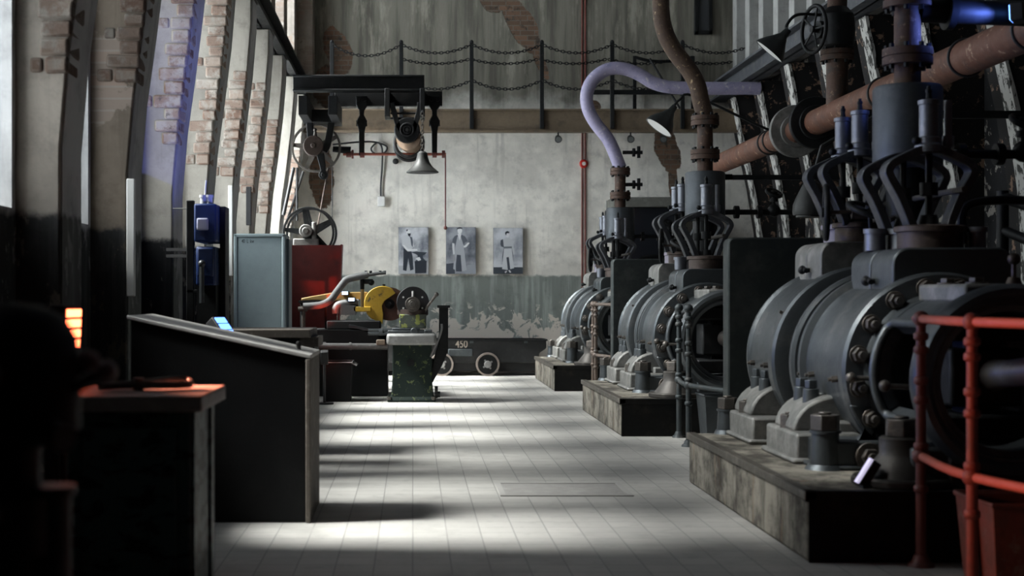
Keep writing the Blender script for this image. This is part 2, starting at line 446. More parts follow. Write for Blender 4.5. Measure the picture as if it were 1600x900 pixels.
# right wall: leaning dark pilasters with white peeling edges
PROFR = [(0,6.1),(1.9,6.1),(2.5,6.06),(3.3,5.93),(4.2,5.73),(4.88,5.60)]
for q in range(8):
    y = 24.8-1.8*q
    poly = [(XR+.02,0)]+[(x,z) for z,x in PROFR]+[(XR+.02,4.88)]
    p = struct(MB().prism(poly, (0,y,0), (1,0,0), (0,0,1), (0,.5,0)), 'wall_right_pilaster', PILR, bevel=.01)
    f = MB(); wv = [R.uniform(-.012,.012) for _ in range(30)]
    rings = []
    for s_ in range(25):
        z = .02+4.84*s_/24; x = edge_x(z, PROFR); wd = .03+wv[s_]
        rings.append([Vector((x-.012,y-.012,z)), Vector((x+wd,y-.012,z)), Vector((x+wd,y+.02,z)), Vector((x+.01,y+.02,z)), Vector((x+.01,y+.24,z)), Vector((x-.012,y+.24,z))])
    f.rings(rings).build('white_edge', EDGEW, p)
# upper right boarding: tall fins above the beam
for q in range(20):
    y = 25.3-.95*q
    struct(MB().box((5.72,y-.14,5.24),(XR+.02,y+.14,ZC-.02)), 'wall_right_fin', UPPERR, bevel=.015)
struct(MB().box((5.93,YF,5.24),(XR+.01,YB-.01,ZC-.02)), 'wall_right_boarding', UPPERR)
# corner post in the back corner on the window side
struct(MB().box((-2.06,25.3,5.26),(-1.78,YB+.01,ZC-.02)), 'wall_back_corner_pier', UPPER, bevel=.01)
# dark opening high up, floor hatch
wv = thing('wall_hatch', 'dark framed hatch high on the plaster wall above the catwalk end', 'hatch', (5.25,25.77,6.2))
m = MB(); x0, x1, z0, z1 = 5.1,5.42,6.13,7.1
m.box((x0,25.72,z0),(x0+.07,25.8,z1)); m.box((x1-.07,25.72,z0),(x1,25.8,z1)); m.box((x0,25.72,z0),(x1,25.8,z0+.07)); m.box((x0,25.72,z1-.07),(x1,25.8,z1))
m.build('frame', DARK, wv, bevel=.008); MB().box((x0+.05,25.77,z0+.05),(x1-.05,25.8,z1-.05)).build('shutter', M_flat('hatch grey', (.05,.055,.06), .6), wv)
h = thing('floor_hatch', 'flush rectangular steel hatch let into the tiled aisle floor', 'hatch', (.8,10.2,0))
y0, y1 = 9.95, 10.55
MB().box((.65,y0,0),(1.5,y1,.006)).build('plate', M_worn('hatch plate', (.34,.33,.315), (.42,.41,.39), .6, .1, 4), h)
m = MB(); fr = M_flat('hatch rim', (.36,.35,.335), .6)
m.box((.61,y0-.04,0),(.65,y1+.04,.01)); m.box((1.5,y0-.04,0),(1.54,y1+.04,.01)); m.box((.65,y0-.04,0),(1.5,y0,.01)); m.box((.65,y1,0),(1.5,y1+.04,.01))
m.build('rim', fr, h)

# ------------------------------------------------------------------ catwalk on the back wall
cw = thing('catwalk', 'iron catwalk with a brown girder and chain railing across the plaster wall', 'catwalk', (1.8,25.0,4.29))
m = MB(); m.box((-2.0,25.0,4.30),(5.9,25.03,4.66)); m.box((-2.0,24.93,4.27),(5.9,25.1,4.30)); m.box((-2.0,24.95,4.655),(5.9,25.1,4.68))
m.build('girder', GIRD, cw)
MB().box((-2.0,25.03,4.60),(5.9,25.76,4.64)).build('deck', DARK, cw)
SP = 109.7*25/F
PXS = [-1.42]+[(627-645)*25/F+SP*i for i in range(5)]
ZT = 1.4+(462-66)*25/F
for x in PXS: 
    o = MB().box((x-.035,24.94,4.33),(x+.035,24.995,ZT)).ball((x,24.967,ZT),.035,10).build('post', DARK, cw, bevel=.006)
def chain(p, q, sag, pitch=.055):
    p, q = Vector(p), Vector(q); pts = []
    N = 60
    for i in range(N+1):
        t = i/N; v = p.lerp(q, t); v.z -= sag*4*t*(1-t); pts.append(v)
    # walk along
    m = MB(); L = 0; segs = [0]
    for a, b in zip(pts, pts[1:]): segs.append(segs[-1]+(b-a).length)
    tot = segs[-1]; n = int(tot/pitch); 
    def pos(d):
        for i in range(N):
            if d <= segs[i+1]+1e-9: return pts[i].lerp(pts[i+1], (d-segs[i])/(segs[i+1]-segs[i]))
        return pts[-1]
    for i in range(n):
        a, b = pos(i*tot/n), pos((i+1)*tot/n); c = (a+b)/2; t = (b-a).normalized()
        side = Vector((0,1,0)) if i % 2 else t.cross(Vector((0,1,0))).normalized()
        ring = [c+t*math.cos(2*PI*j/8)*pitch*.72+side*math.sin(2*PI*j/8)*.022 for j in range(8)]
        m.tube(ring, .0085, 5, closed=True)
    return m
for i, (xa, xb) in enumerate(zip(PXS, PXS[1:]+[PXS[-1]+SP])):
    s1 = .19 if i == 0 else .14
    chain((xa+.02,24.94,ZT-.06),(xb-.02,24.94,ZT-.06), s1).build('chain', DARK, cw, recalc=False)
    if i: chain((xa+.02,24.94,4.66+.51),(xb-.02,24.94,4.66+.51), .15).build('chain', DARK, cw, recalc=False)
    if i: chain((xa+.02,25.6,ZT-.2),(xb-.02,25.6,ZT-.2), .08).build('chain', DARK, cw, recalc=False)
m = MB()
for x in (4.0, 5.05): m.box((x-.03,25.62,4.64),(x+.03,25.67,5.72))
m.tube(catmull([(4.0,25.64,5.7),(4.3,25.64,5.63),(4.7,25.64,5.63),(5.05,25.64,5.7)],5),.03,6)
m.box((3.15,25.0,4.94),(5.6,25.05,5.02)); m.build('end_frame', DARK, cw)
MB().cyl((4.2,25.2,5.6),(4.75,25.0,4.6),.02,n=8).build('brace', DARK, cw)
# three small round floodlights under it
SPOTL = ['round black spotlight under the catwalk, beside the red alarm button', 'round black spotlight under the catwalk, beside the purple gooseneck pipe', 'round black spotlight under the catwalk, beside the bare brick patch']
sp0 = None
for i, px in enumerate((872, 985, 1036)):
    if sp0 is None:
        r = thing('spotlight', SPOTL[0], 'spotlight', (0,24.98,4.27), 'spotlights under the catwalk')
        MB().cyl((0,24.94,4.14),(0,25.04,4.18),.065,.05,16).build('housing', BLACKP, r)
        MB().cyl((0,24.93,4.138),(0,24.938,4.141),.048,n=14).build('lens', M_flat('spot lens', (.12,.13,.13), .15), r)
        MB().box((-.012,24.97,4.17),(.012,24.99,4.27)).build('bracket', BLACKP, r); sp0 = r; r.location.x = (px-645)*25/F
    else:
        r = copy_tree(sp0); r['label'] = SPOTL[i]; r.location.x = (px-645)*25/F
# cable with junction box, red alarm with conduits
c = thing('hanging_cable', 'black looped cable dropping to a white junction box on the plaster wall', 'cable', at(596,300,25.76))
pts = [at(520,226,25.1),(at(560,222,25.3)),at(585,222,25.7),at(604,229,25.74),at(600,239,25.74),at(586,240,25.74),at(580,232,25.74),at(590,223,25.72),at(597,232,25.73),at(597,260,25.75),at(595,290,25.76),at(595,308,25.76)]
MB().tube(catmull(pts,6),.016,8).build('wire', CABLE, c)
a, b = at(590,307,25.8), at(602,323,25.8); MB().box((a.x,25.7,b.z),(b.x,25.8,a.z)).build('junction_box', WHITE, c, bevel=.015)
c = thing('alarm_button', 'round red alarm button on twin red conduits down the plaster wall', 'alarm', at(912,256,25.78))
a = at(912,256,25.78); MB().lathe([(.075,0),(.08,.03),(.06,.05),(.04,.05)], (a.x,25.8,a.z), (0,-1,0), 20).build('button', REDB, c)
MB().lathe([(.035,0),(.035,.02),(.0,.022)], (a.x,25.75,a.z), (0,-1,0), 16).build('push_cap', WHITE, c)
for dx in (-.03,.03):
    MB().tube([(a.x+dx,25.785,0),(a.x+dx,25.785,a.z),(a.x+dx,25.785,8.3)],.012,6).build('conduit', REDC, c)
a = at(618,252,25.76); tag(MB().lathe([(.03,0),(.055,.03),(.05,.07),(.02,.08)], (a.x,25.8,a.z), (0,-1,0), 14).build('wall_fitting', BLACKP, org=(a.x,25.8,a.z)), 'small black round fitting on the plaster wall under the line shaft', 'fitting')

# ------------------------------------------------------------------ three photographs
POST = [
 ((622.5,355,669.5,428), (152,100,465,585), 'black and white photograph of a worker hammering at an anvil', (.62,.64,.68), (.10,.115,.15), [
   ((.42,.44,.47), [(152,500),(465,500),(465,585),(152,585)]),
   ((.02,.028,.04), [(205,315),(250,340),(285,345),(300,400),(310,540),(275,550),(255,420),(235,555),(200,545),(203,430)]),
   ((.55,.57,.6), [(200,190),(232,178),(262,186),(292,205),(306,255),(315,300),(285,330),(240,330),(212,300),(190,290),(190,225)]),
   ((.10,.12,.15), [(268,195),(296,205),(305,260),(300,310),(285,280),(278,225)]),
   ((.72,.73,.75), [(192,285),(215,285),(250,325),(350,325),(350,345),(250,352),(222,325)]),
   ((.75,.76,.78), [(234,130),(252,124),(276,134),(278,160),(268,178),(246,176),(234,160)]),
   ((.015,.02,.03), [(246,160),(262,166),(280,160),(280,180),(270,200),(252,186)]),
   ((.03,.04,.05), [(232,132),(240,124),(256,122),(250,132),(240,146)]),
   ((.03,.04,.055), [(280,360),(340,352),(450,362),(425,385),(405,395),(408,420),(438,450),(330,450),(355,415),(350,390),(320,375)]),
   ((.018,.024,.035), [(320,452),(446,448),(442,575),(326,580)]),
   ((.7,.71,.73), [(330,430),(350,415),(372,410),(388,440),(360,450)])]),
 ((697,355,743.5,428), (648,100,958,585), 'black and white photograph of a worker with a hand on his hip', (.36,.38,.42), (.06,.07,.095), [
   ((.30,.32,.36), [(870,490),(958,490),(958,585),(850,585)]),
   ((.05,.06,.08), [(648,480),(740,470),(740,585),(648,585)]),
   ((.10,.115,.14), [(735,195),(765,178),(810,178),(845,195),(875,245),(845,260),(825,290),(745,290),(738,270),(712,260),(716,225)]),
   ((.72,.74,.76), [(845,290),(870,262),(890,258),(892,268),(858,308),(828,312),(825,295)]),
   ((.66,.68,.7), [(712,265),(735,270),(738,380),(722,385),(714,330)]),
   ((.40,.42,.46), [(765,200),(800,195),(830,290),(842,380),(862,545),(815,560),(800,400),(770,400),(748,545),(722,535),(735,390),(745,300)]),
   ((.05,.06,.08), [(760,385),(800,390),(812,560),(750,560),(748,500)]),
   ((.72,.73,.75), [(765,170),(808,170),(800,200),(790,240),(775,200)]),
   ((.78,.79,.8), [(766,110),(790,104),(816,112),(814,150),(800,172),(780,172),(768,150)]),
   ((.02,.025,.035), [(758,128),(764,108),(785,98),(812,104),(820,128),(806,116),(776,118)]),
   ((.3,.31,.33), [(722,385),(738,385),(745,440),(722,470),(716,440)])]),
 ((771,356,817,428), (1140,105,1447,585), 'black and white photograph of a young worker in a long pale apron', (.60,.62,.66), (.24,.26,.30), [
   ((.55,.57,.6), [(1140,480),(1447,505),(1447,520),(1140,500)]),
   ((.045,.055,.07), [(1140,515),(1447,515),(1447,585),(1140,585)]),
   ((.05,.06,.08), [(1250,300),(1335,300),(1345,400),(1350,550),(1240,550),(1232,400)]),
   ((.5,.52,.55), [(1240,225),(1275,208),(1310,210),(1336,235),(1348,300),(1362,380),(1345,385),(1330,310),(1250,305)]),
   ((.07,.08,.1), [(1215,235),(1240,222),(1248,310),(1222,300),(1212,280)]),
   ((.55,.57,.6), [(1250,320),(1330,318),(1342,420),(1355,525),(1315,535),(1300,410),(1275,412),(1290,545),(1230,535),(1240,420)]),
   ((.16,.18,.2), [(1245,300),(1332,298),(1334,318),(1250,322)]),
   ((.70,.71,.73), [(1268,155),(1290,146),(1306,160),(1304,190),(1290,206),(1275,200)]),
   ((.02,.025,.035), [(1260,165),(1266,146),(1285,138),(1306,148),(1304,162),(1280,160),(1272,185)]),
   ((.7,.71,.73), [(1256,565),(1275,550),(1282,560),(1265,578)]), ((.7,.71,.73), [(1295,548),(1310,545),(1325,570),(1310,572)])])]
for (x0,y0,x1,y1), (u0,v0,u1,v1), lab, ca, cb_, polys in POST:
    A, B = at(x0,y0,25.72), at(x1,y1,25.72)
    t = NT('photo backdrop'); g = t.noise(2.0, 4, .6)
    mt = t.fin(t.mix(t.step(g, .35, .65), ca, cb_), .5)
    p = thing('wall_photograph', lab, 'photograph', ((A.x+B.x)/2,25.72,B.z), 'old photographs on the plaster wall')
    MB().box((A.x,25.72,B.z),(B.x,25.79,A.z)).build('board', M_flat('dark board edge', (.03,.03,.035), .5), p)
    MB().box((A.x+.003,25.717,B.z+.003),(B.x-.003,25.7205,A.z-.003)).build('print', mt, p)
    f = None
    for j, (col, poly) in enumerate(polys):
        m = MB(); o = .716-.0006*j
        m.prism([(A.x+(u-u0)/(u1-u0)*(B.x-A.x), A.z+(v-v0)/(v1-v0)*(B.z-A.z)) for u, v in poly], (0,25+o,0), (1,0,0), (0,0,1), (0,.0004,0))
        ob = m.build('printed_figure', M_flat('print grey', col, .5), p)
# ------------------------------------------------------------------ the three engines (built once at y0 = 0, then copied)
CX, CZ, PT = 3.15, .95, .37
D0S = (7.46, 14.15, 20.84)
EORG = (3.15, 1.7, PT)
eng = thing('steam_engine', '', 'engine', EORG, 'steam engines in the row')
def lat(prof): # (y, r) -> lathe round the engine axis
    return MB().lathe([(r, y) for y, r in prof], (CX,0,CZ), (0,1,0), 64)
rc = lat([(3.27,.0),(3.27,.56),(3.25,.60),(3.22,.645),(3.17,.65),(3.15,.628),(2.56,.628),(2.54,.655),(2.42,.66),(2.39,.645),(2.375,.60),(2.37,.44),(2.0,.43),(1.9,.42)]).build('cylinder_casing', STEEL, eng, ang=25)
def stud(parent, a, y, r, nutr=.022):
    v = Vector((math.cos(a),0,math.sin(a))); c = Vector((CX,y,CZ))
    MB().hexn(c+v*(r-.01), c+v*(r+.03), nutr).cyl(c+v*(r+.03), c+v*(r+.05), nutr*.5, n=8).build('stud', NUT, parent)
for a, y in ((184,3.05),(184,2.66),(150,2.47)): stud(rc, math.radians(a), y, .63)
fc = lat([(2.12,.42),(2.12,.60),(2.10,.622),(2.05,.622),(2.035,.60),(2.03,.50),(1.965,.50),(1.96,.585),(1.95,.605),(1.90,.605),(1.88,.565),(1.84,.558),(1.14,.558),(1.12,.5)]).build('cylinder_barrel', STEEL, eng, ang=25)
for a, y in ((186,1.75),(186,1.24),(186,1.93)): stud(fc, math.radians(a), y, .565)
fl = lat([(1.12,.3),(1.12,.575),(1.10,.592),(1.03,.592),(1.005,.575),(1.0,.54),(1.0,.3)]).build('bolted_flange', STEEL, eng, ang=25)
bm_ = None
for i in range(16):
    a = 2*PI*(i+.5)/16; px, pz = CX+.505*math.cos(a), CZ+.505*math.sin(a)
    m = MB(); m.cyl((px,1.005,pz),(px,.995,pz),.058,n=16); m.hexn((px,.995,pz),(px,.95,pz),.047,a); m.cyl((px,.95,pz),(px,.915,pz),.024,n=10)
    m.build('bolt', NUT, fl, bevel=.004)
# trunk guide with open sides and raised window rims
A = math.radians
g = MB()
sec = [(1.0,.40),(1.0,.47),(.95,.455),(.10,.455),(.10,.38),(.9,.38)]
g.arc([(1.0,.36),(1.0,.47),(.96,.455),(.84,.455),(.84,.36)], CX, CZ, 0, 2*PI-1e-4, 64)
g.arc([(.9,.37),(.9,.452),(.06,.452),(.06,.37)], CX, CZ, A(38), A(142), 24)
g.arc([(.9,.37),(.9,.452),(.06,.452),(.06,.37)], CX, CZ, A(212), A(328), 24)
gd = g.build('trunk_guide', STEEL, eng, ang=30)
for sgn in (1, -1):
    m = MB(); rim = []
    def sp(a, y, r=.455): return (CX-sgn*r*math.cos(A(a)), y, CZ+r*math.sin(A(a)))
    for a in range(-30, 37, 6): rim.append(sp(a, .85))
    for y in (.8,.7,.55,.4,.25,.17): rim.append(sp(40, y))
    for a in range(36, -31, -6): rim.append(sp(a, .14))
    for y in (.17,.25,.4,.55,.7,.8): rim.append(sp(-34, y))
    m.tube(catmull(rim,2,True),.03,8,closed=True); m.build('window_rim', STEEL, gd, ang=60)
ring = MB().lathe([(.37,.14),(.48,.14),(.505,.12),(.515,.06),(.505,.0),(.49,-.03),(.46,-.04),(.44,-.02),(.425,.0),(.41,.0),(.40,.02),(.37,.03)], (CX,0,CZ), (0,1,0), 64, closed=True).build('end_ring', STEEL, gd, ang=30)
pad = MB().box((2.98,.22,1.36),(3.32,.93,1.465)).build('top_pad', DUSTY, gd, bevel=.02)
for y in (.36,.78): MB().cyl((3.10,y,1.46),(3.10,y,1.475),.06,n=18).hexn((3.10,y,1.475),(3.10,y,1.50),.042).build('pad_bolt', NUT, gd, bevel=.003)
m = MB().cyl((3.28,.3,1.46),(3.28,.3,1.50),.045,.03,14).cyl((3.28,.3,1.50),(3.28,.3,1.58),.014,n=8); m.ball((3.28,.3,1.6),.034).build('oil_cup', BROWN, gd)
m = MB().cyl((3.42,.08,1.33),(3.42,.08,1.60),.02,n=8).ball((3.42,.08,1.61),.03); m.build('lubricator_pipe', REDP, gd)
for (x, y, z) in ((2.69,.995,.915),(2.66,.30,.91)):
    m = MB().cyl((x-.10,y-.05,z),(x+.03,y-.05,z-.005),.014,n=8); m.ball((x-.1,y-.05,z),.033).build('petcock', NUT, gd)
# crosshead and rods inside the guide
ch = MB().cyl((CX,1.0,CZ),(CX,.62,CZ),.055,n=16)
ch.box((CX-.2,.34,CZ-.16),(CX+.2,.66,CZ+.16)).box((CX-.26,.3,CZ+.2),(CX+.26,.7,CZ+.34)).box((CX-.26,.3,CZ-.34),(CX+.26,.7,CZ-.2)).box((CX-.1,.4,CZ-.3),(CX+.1,.6,CZ+.3))
ch = ch.build('crosshead', DARK, eng, bevel=.02)
MB().tube([(CX+.02,.5,CZ),(CX+.06,.2,CZ+.03),(CX+.12,-.3,CZ+.08),(CX+.2,-.8,CZ+.14)],[.10,.075,.085,.095],16).cyl((CX+.02-.12,.5,CZ),(CX+.02+.12,.5,CZ),.12).build('connecting_rod', M_worn('worn rod', (.22,.19,.17), (.36,.34,.31), .4, .4, 5, third=(.20,.09,.04)), ch)
# feet under both cylinders
def foot(y0, y1, big):
    for side in (-1, 1):
        X = lambda d: CX+side*d                      # d: distance outward from the engine axis
        m = MB(); m.box((X(.40),y0,PT),(X(.80),y1,.555)); m.box((X(.36),y0-.03,PT),(X(.83),y1+.03,PT+.035))
        m.box((X(.30),y0+.1,PT),(X(.52),y1-.1,.62))
        f = m.build('foot', DUSTY, eng, bevel=.022)
        # quarter-round hump rising to the cylinder
        ya, yb = y0+.25*(y1-y0), y0+.88*(y1-y0)
        poly = [(.77,.55)]+[(.47+.30*math.cos(t*PI/16), .55+.23*math.sin(t*PI/16)) for t in range(1,8)]+[(.44,.80),(.36,.80),(.36,.55)]
        h = MB().prism(poly, (CX,ya,0), (side,0,0), (0,0,1), (0,yb-ya,0)).build('hump', DUSTY, f, bevel=.02)
        for y in (ya+.14, yb-.12):
            MB().cyl((X(.62),y,.70),(X(.62),y,.81),.055,.05,16).hexn((X(.62),y,.81),(X(.62),y,.865),.04).build('stud_nut', STEEL, f, bevel=.004)
        for y, d in (((y1-.02,.80),) if not big else ()):
            b = MB().cyl((X(d),y,PT),(X(d),y,PT+.03),.10,.085,20).cyl((X(d),y,PT+.03),(X(d),y,.54),.078,.07,20).cyl((X(d),y,.54),(X(d),y,.555),.08,n=20).build('anchor_boss', STEEL, f)
            MB().hexn((X(d),y,.555),(X(d),y,.64),.075).cyl((X(d),y,.64),(X(d),y,.655),.035,n=12).build('anchor_nut', NUT, f, bevel=.006)
        ym = (y0+y1)/2+.05
        MB().hexn((X(.73),ym,.55),(X(.73),ym,.64),.062).cyl((X(.73),ym,.64),(X(.73),ym,.655),.03,n=12).build('holding_nut', NUT, f, bevel=.005)
foot(2.38, 3.18, False); foot(1.25, 2.0, True)
# broad front foot: flared flange web on a low bracket with a side bolt
fb = MB().box((2.42,.93,PT),(3.88,1.30,.54)).box((2.38,.90,PT),(3.92,1.33,PT+.03)).build('foot_bracket', STEEL, eng, bevel=.03)
for side in (-1, 1):
    MB().cyl((CX+side*.46,.935,.45),(CX+side*.46,.905,.45),.085,n=22).hexn((CX+side*.46,.905,.45),(CX+side*.46,.865,.45),.055).cyl((CX+side*.46,.865,.45),(CX+side*.46,.845,.45),.028,n=10).build('bracket_bolt', NUT, fb, bevel=.004)
    d = side*.70
    MB().cyl((CX+d,.99,PT),(CX+d,.99,PT+.03),.12,.10,20).cyl((CX+d,.99,PT+.03),(CX+d,.99,.585),.088,.08,20).cyl((CX+d,.99,.585),(CX+d,.99,.60),.092,n=20).build('anchor_boss', STEEL, fb)
    MB().hexn((CX+d,.99,.60),(CX+d,.99,.695),.088).cyl((CX+d,.99,.695),(CX+d,.99,.71),.04,n=12).build('anchor_nut', NUT, fb, bevel=.006)
def web(y0, y1):
    left = []
    for t in range(9): a = A(200+ t*4); left.append((.585*math.cos(a), CZ+.585*math.sin(a)))
    left += [(-.40,.62),(-.43,.58),(-.52,.535),(-.52,.50)]
    poly = left+[(-x, z) for x, z in left[::-1]]
    return MB().prism(poly, (CX,y0,0), (1,0,0), (0,0,1), (0,y1-y0,0))
web(1.0,1.10).build('flange_web', STEEL, fb, bevel=.012)
# cone foot under the front ring
cf = MB().lathe([(.255,.0),(.265,.01),(.265,.04),(.255,.05),(.21,.05),(.125,.16),(.118,.17),(.118,.255),(.105,.265)], (2.66,.28,PT), n=36).build('cone_foot', M_worn('cone iron', (.06,.055,.05), (.13,.12,.11), .5, .6, 6), eng)
MB().hexn((2.66,.28,PT+.265),(2.66,.28,PT+.36),.092,.3).cyl((2.66,.28,PT+.36),(2.66,.28,PT+.375),.04,n=12).build('cone_nut', NUT, cf, bevel=.006)
MB().box((2.66,.12,PT),(3.0,.44,PT+.22)).box((2.85,.1,PT),(3.45,.5,.55)).build('guide_support', STEEL, cf, bevel=.02)
# valve chests straddling the cylinders, valve yokes, dashpots
def chest(y0, ys, y1, zt, dz):
    def poly(x0, x1, z):
        r = .1; pts = [(x0,1.2),(x0,z-r)]+[(x0+r-r*math.cos(A(t)), z-r+r*math.sin(A(t))) for t in range(15,90,15)]+[(x0+r,z),(x1-r,z)]
        pts += [(x1-r+r*math.sin(A(t)), z-r+r*math.cos(A(t))) for t in range(15,90,15)]+[(x1,z-r),(x1,1.2)]
        return pts
    m = MB().prism(poly(2.89,3.62,zt), (0,y0,0), (1,0,0), (0,0,1), (0,ys-.012-y0,0))
    m.prism(poly(2.89,3.62,zt), (0,ys+.012,0), (1,0,0), (0,0,1), (0,y1-ys-.012,0))
    m.prism(poly(2.91,3.60,zt-.015), (0,ys-.02,0), (1,0,0), (0,0,1), (0,.04,0))
    c = m.build('valve_chest', DUSTY if dz else STEEL, eng, bevel=.012)
    MB().cyl((2.90,ys-.08,zt-.2),(2.84,ys-.08,zt-.2),.016,n=8).ball((2.835,ys-.08,zt-.2),.03).cyl((2.85,ys-.03,zt-.18),(2.85,ys-.14,zt-.205),.018,n=8).build('drain_cock', DARK, c)
    return c
cf1 = chest(1.10,1.52,1.92,1.69,0)
cr1 = chest(2.62,2.98,3.30,1.785,.11)
VX = 3.2
def ringbase(par, y, z, r, mat):
    MB().lathe([(r-.01,0),(r-.01,.10),(r+.01,.105),(r+.01,.135),(r,.14),(r-.04,.145)], (VX,y,z), n=36).build('valve_cover', mat, par)
ringbase(cf1,1.34,1.69,.205,BROWN); ringbase(cf1,1.72,1.69,.15,BLUEG)
ringbase(cr1,2.80,1.785,.16,BROWN); ringbase(cr1,3.12,1.785,.15,LAGGED)
MB().cyl((2.985,1.72,1.69),(2.985,1.72,1.80),.065,n=18).cyl((2.985,1.72,1.80),(2.985,1.72,1.83),.075,n=18).build('grease_cap', BLUEG, cf1)
MB().cyl((3.46,1.25,1.69),(3.46,1.25,1.79),.05,n=18).cyl((3.46,1.25,1.79),(3.46,1.25,1.82),.06,n=18).build('grease_cap', BLUEG, cf1)
def yoke(y, dz, pot, par):
    m = MB()
    base = 1.80+dz
    for s_ in (-1, 1):
        pts = catmull([(VX+s_*.105,0,base),(VX+s_*.135,0,base+.09),(VX+s_*.19,0,base+.22),(VX+s_*.25,0,base+.33),(VX+s_*.262,0,base+.375),(VX+s_*.23,0,base+.42),(VX+s_*.13,0,base+.47),(VX+s_*.06,0,base+.50),(VX,0,base+.505)],4)
        m.strip([(p.x,p.z) for p in pts], .026, y-.06, y+.06)
        m.box((VX+s_*.105-.03,y-.055,base-.01),(VX+s_*.105+.03,y+.055,base+.025))
    yk = m.build('valve_yoke', M_YOKE, par, bevel=.006, ang=50)
    # spindle and spring inside
    v = MB().cyl((VX,y,base-.02),(VX,y,base+.5),.022,n=10).cyl((VX,y,base),(VX,y,base+.10),.07,.05,14)
    v.cyl((VX,y,base+.22),(VX,y,base+.30),.055,n=14); v.build('valve_spindle', DARK, yk)
    if pot:
        b = base+.5
        dp = MB().lathe([(.085,-.01),(.085,.03),(.07,.045),(.07,.075),(.058,.085),(.058,.28),(.066,.285),(.066,.31),(.05,.315)], (VX,y,b), n=24).build('dashpot', BLUEG, yk)
        MB().cyl((VX,y,b+.31),(VX,y,b+.36),.022,.016,10).cyl((VX,y,b+.35),(VX,y,b+.40),.012,n=8).ball((VX,y,b+.37),.02).build('oil_knob', DARK, dp)
        MB().cyl((VX+.12,y,b),(VX+.12,y,b+.31),.024,n=12).cyl((VX+.12,y,b+.02),(VX+.12,y,b+.09),.036,n=12).cyl((VX+.04,y,b+.015),(VX+.12,y,b+.015),.02,n=8).build('trip_rod', BLUEG, dp)
        MB().ball((VX-.085,y-.02,b+.06),.026).cyl((VX-.085,y-.02,b+.06),(VX-.05,y,b+.05),.01,n=6).build('trip_knob', DARK, dp)
M_YOKE = M_worn('yoke iron', (.09,.095,.105), (.18,.18,.19), .42, .75, 6)
yoke(1.36,0,True,cf1); yoke(1.82,0,False,cf1); yoke(2.62+.1,.11,True,cr1); yoke(3.12,.11,True,cr1)
# linkage and handwheels beside the rear chest
def wheel(c, axis, r, name, par):
    c = Vector(c); m = MB().torus(c, axis, r, .021, 36, 8); a, u, w = m.frame(axis)
    for i in range(5):
        t = 2*PI*i/5; m.cyl(c, c+(u*math.cos(t)+w*math.sin(t))*r, .011, n=6)
    m.cyl(c-a*.03, c+a*.03, .035, n=12); return m.build(name, DARK, par, ang=60)
hw = wheel((2.93,2.62,1.99),(1,-.25,0),.185,'handwheel',cr1)
MB().cyl((2.93,2.62,1.99),(3.15,2.58,1.99),.014,n=8).cyl((3.10,2.59,1.99),(3.22,2.57,1.99),.05,n=12).build('wheel_spindle', BROWN, hw)
wheel((3.14,2.32,1.985),(.25,-.35,1),.145,'handwheel',cr1)
MB().cyl((3.14,2.32,1.985),(3.17,2.36,1.75),.016,n=8).cyl((3.17,2.36,1.70),(3.17,2.36,1.86),.06,.05,14).build('valve_stem', DARK, cr1)
m = MB()
for z in (1.86,1.98,2.08): m.ball((3.30,2.28,z),.05)
m.cyl((3.30,2.28,1.6),(3.30,2.28,2.15),.025,n=8).cyl((3.16,2.0,1.9),(3.34,2.3,1.95),.02,n=8).cyl((3.36,1.2,2.05),(3.36,2.9,2.05),.02,n=8)
m.build('valve_linkage', NUT, eng)
# stop valve between the chests with the steam pipe above it
sv = MB().cyl((3.36,2.2,1.45),(3.36,2.2,2.28),.14,n=24).build('stop_valve', DARK, eng)
MB().lathe([(.20,2.26),(.225,2.28),(.228,2.30),(.228,2.80),(.215,2.82),(.12,2.825)], (3.36,2.2,0), n=40).build('valve_body', M_worn('valve jacket', (.085,.095,.105), (.13,.135,.14), .5, .6, 4), sv)
def pflange(par, x, y, z, r, mat, nb=8):
    f = MB().lathe([(.08,z-.055),(r,z-.055),(r,z-.006),(r-.01,z-.003),(r-.01,z+.003),(r,z+.006),(r,z+.055),(.08,z+.055)], (x,y,0), n=32, closed=True).build('pipe_flange', mat, par)
    m = MB()
    for i in range(nb):
        t = 2*PI*(i+.5)/nb; px, py = x+(r-.03)*math.cos(t), y+(r-.03)*math.sin(t)
        m.hexn((px,py,z-.085),(px,py,z+.085),.018)
    m.build('flange_bolts', DARK, f)
MB().cyl((3.36,2.2,2.80),(3.36,2.2,3.42),.088,n=24).build('steam_stub', RUSTD, sv)
pflange(sv,3.36,2.2,3.02,.165,RUSTD); pflange(sv,3.36,2.2,3.41,.16,RUSTD)
# drain line to the wall side with its little valve
dv = MB().cyl((3.5,2.2,2.36),(4.75,2.2,2.36),.032,n=10)
for x in (3.72,3.98): dv.cyl((x-.025,2.2,2.36),(x+.025,2.2,2.36),.075,n=14)
dv = dv.build('drain_pipe', DARK, eng)
MB().ball((4.15,2.2,2.38),.075).cyl((4.15,2.2,2.38),(4.15,2.2,2.56),.02,n=8).cyl((4.15,2.2,2.48),(4.15,2.2,2.52),.05,n=12).build('globe_valve', DARK, dv)
wheel((4.15,2.2,2.58),(.3,-.6,1),.085,'handwheel',dv)
MB().tube(catmull([(3.62,1.9,1.74),(3.62,1.9,1.95),(3.75,1.9,2.02),(4.1,1.9,2.02),(4.28,1.9,1.95),(4.3,1.9,1.7),(4.3,1.9,.37)],5),.03,8).build('oil_return_pipe', DARK, eng)

ELAB = ['dark steam engine on the plinth behind the red railing', 'dark steam engine with the speckled rust pipe rising from it', 'dark steam engine with the purple gooseneck pipe, by the plaster wall']
engines = [eng]
for i in (1, 2): engines.append(copy_tree(eng))
for i, e in enumerate(engines):
    e['label'] = ELAB[i]; e.location.y = EORG[1]+D0S[i]
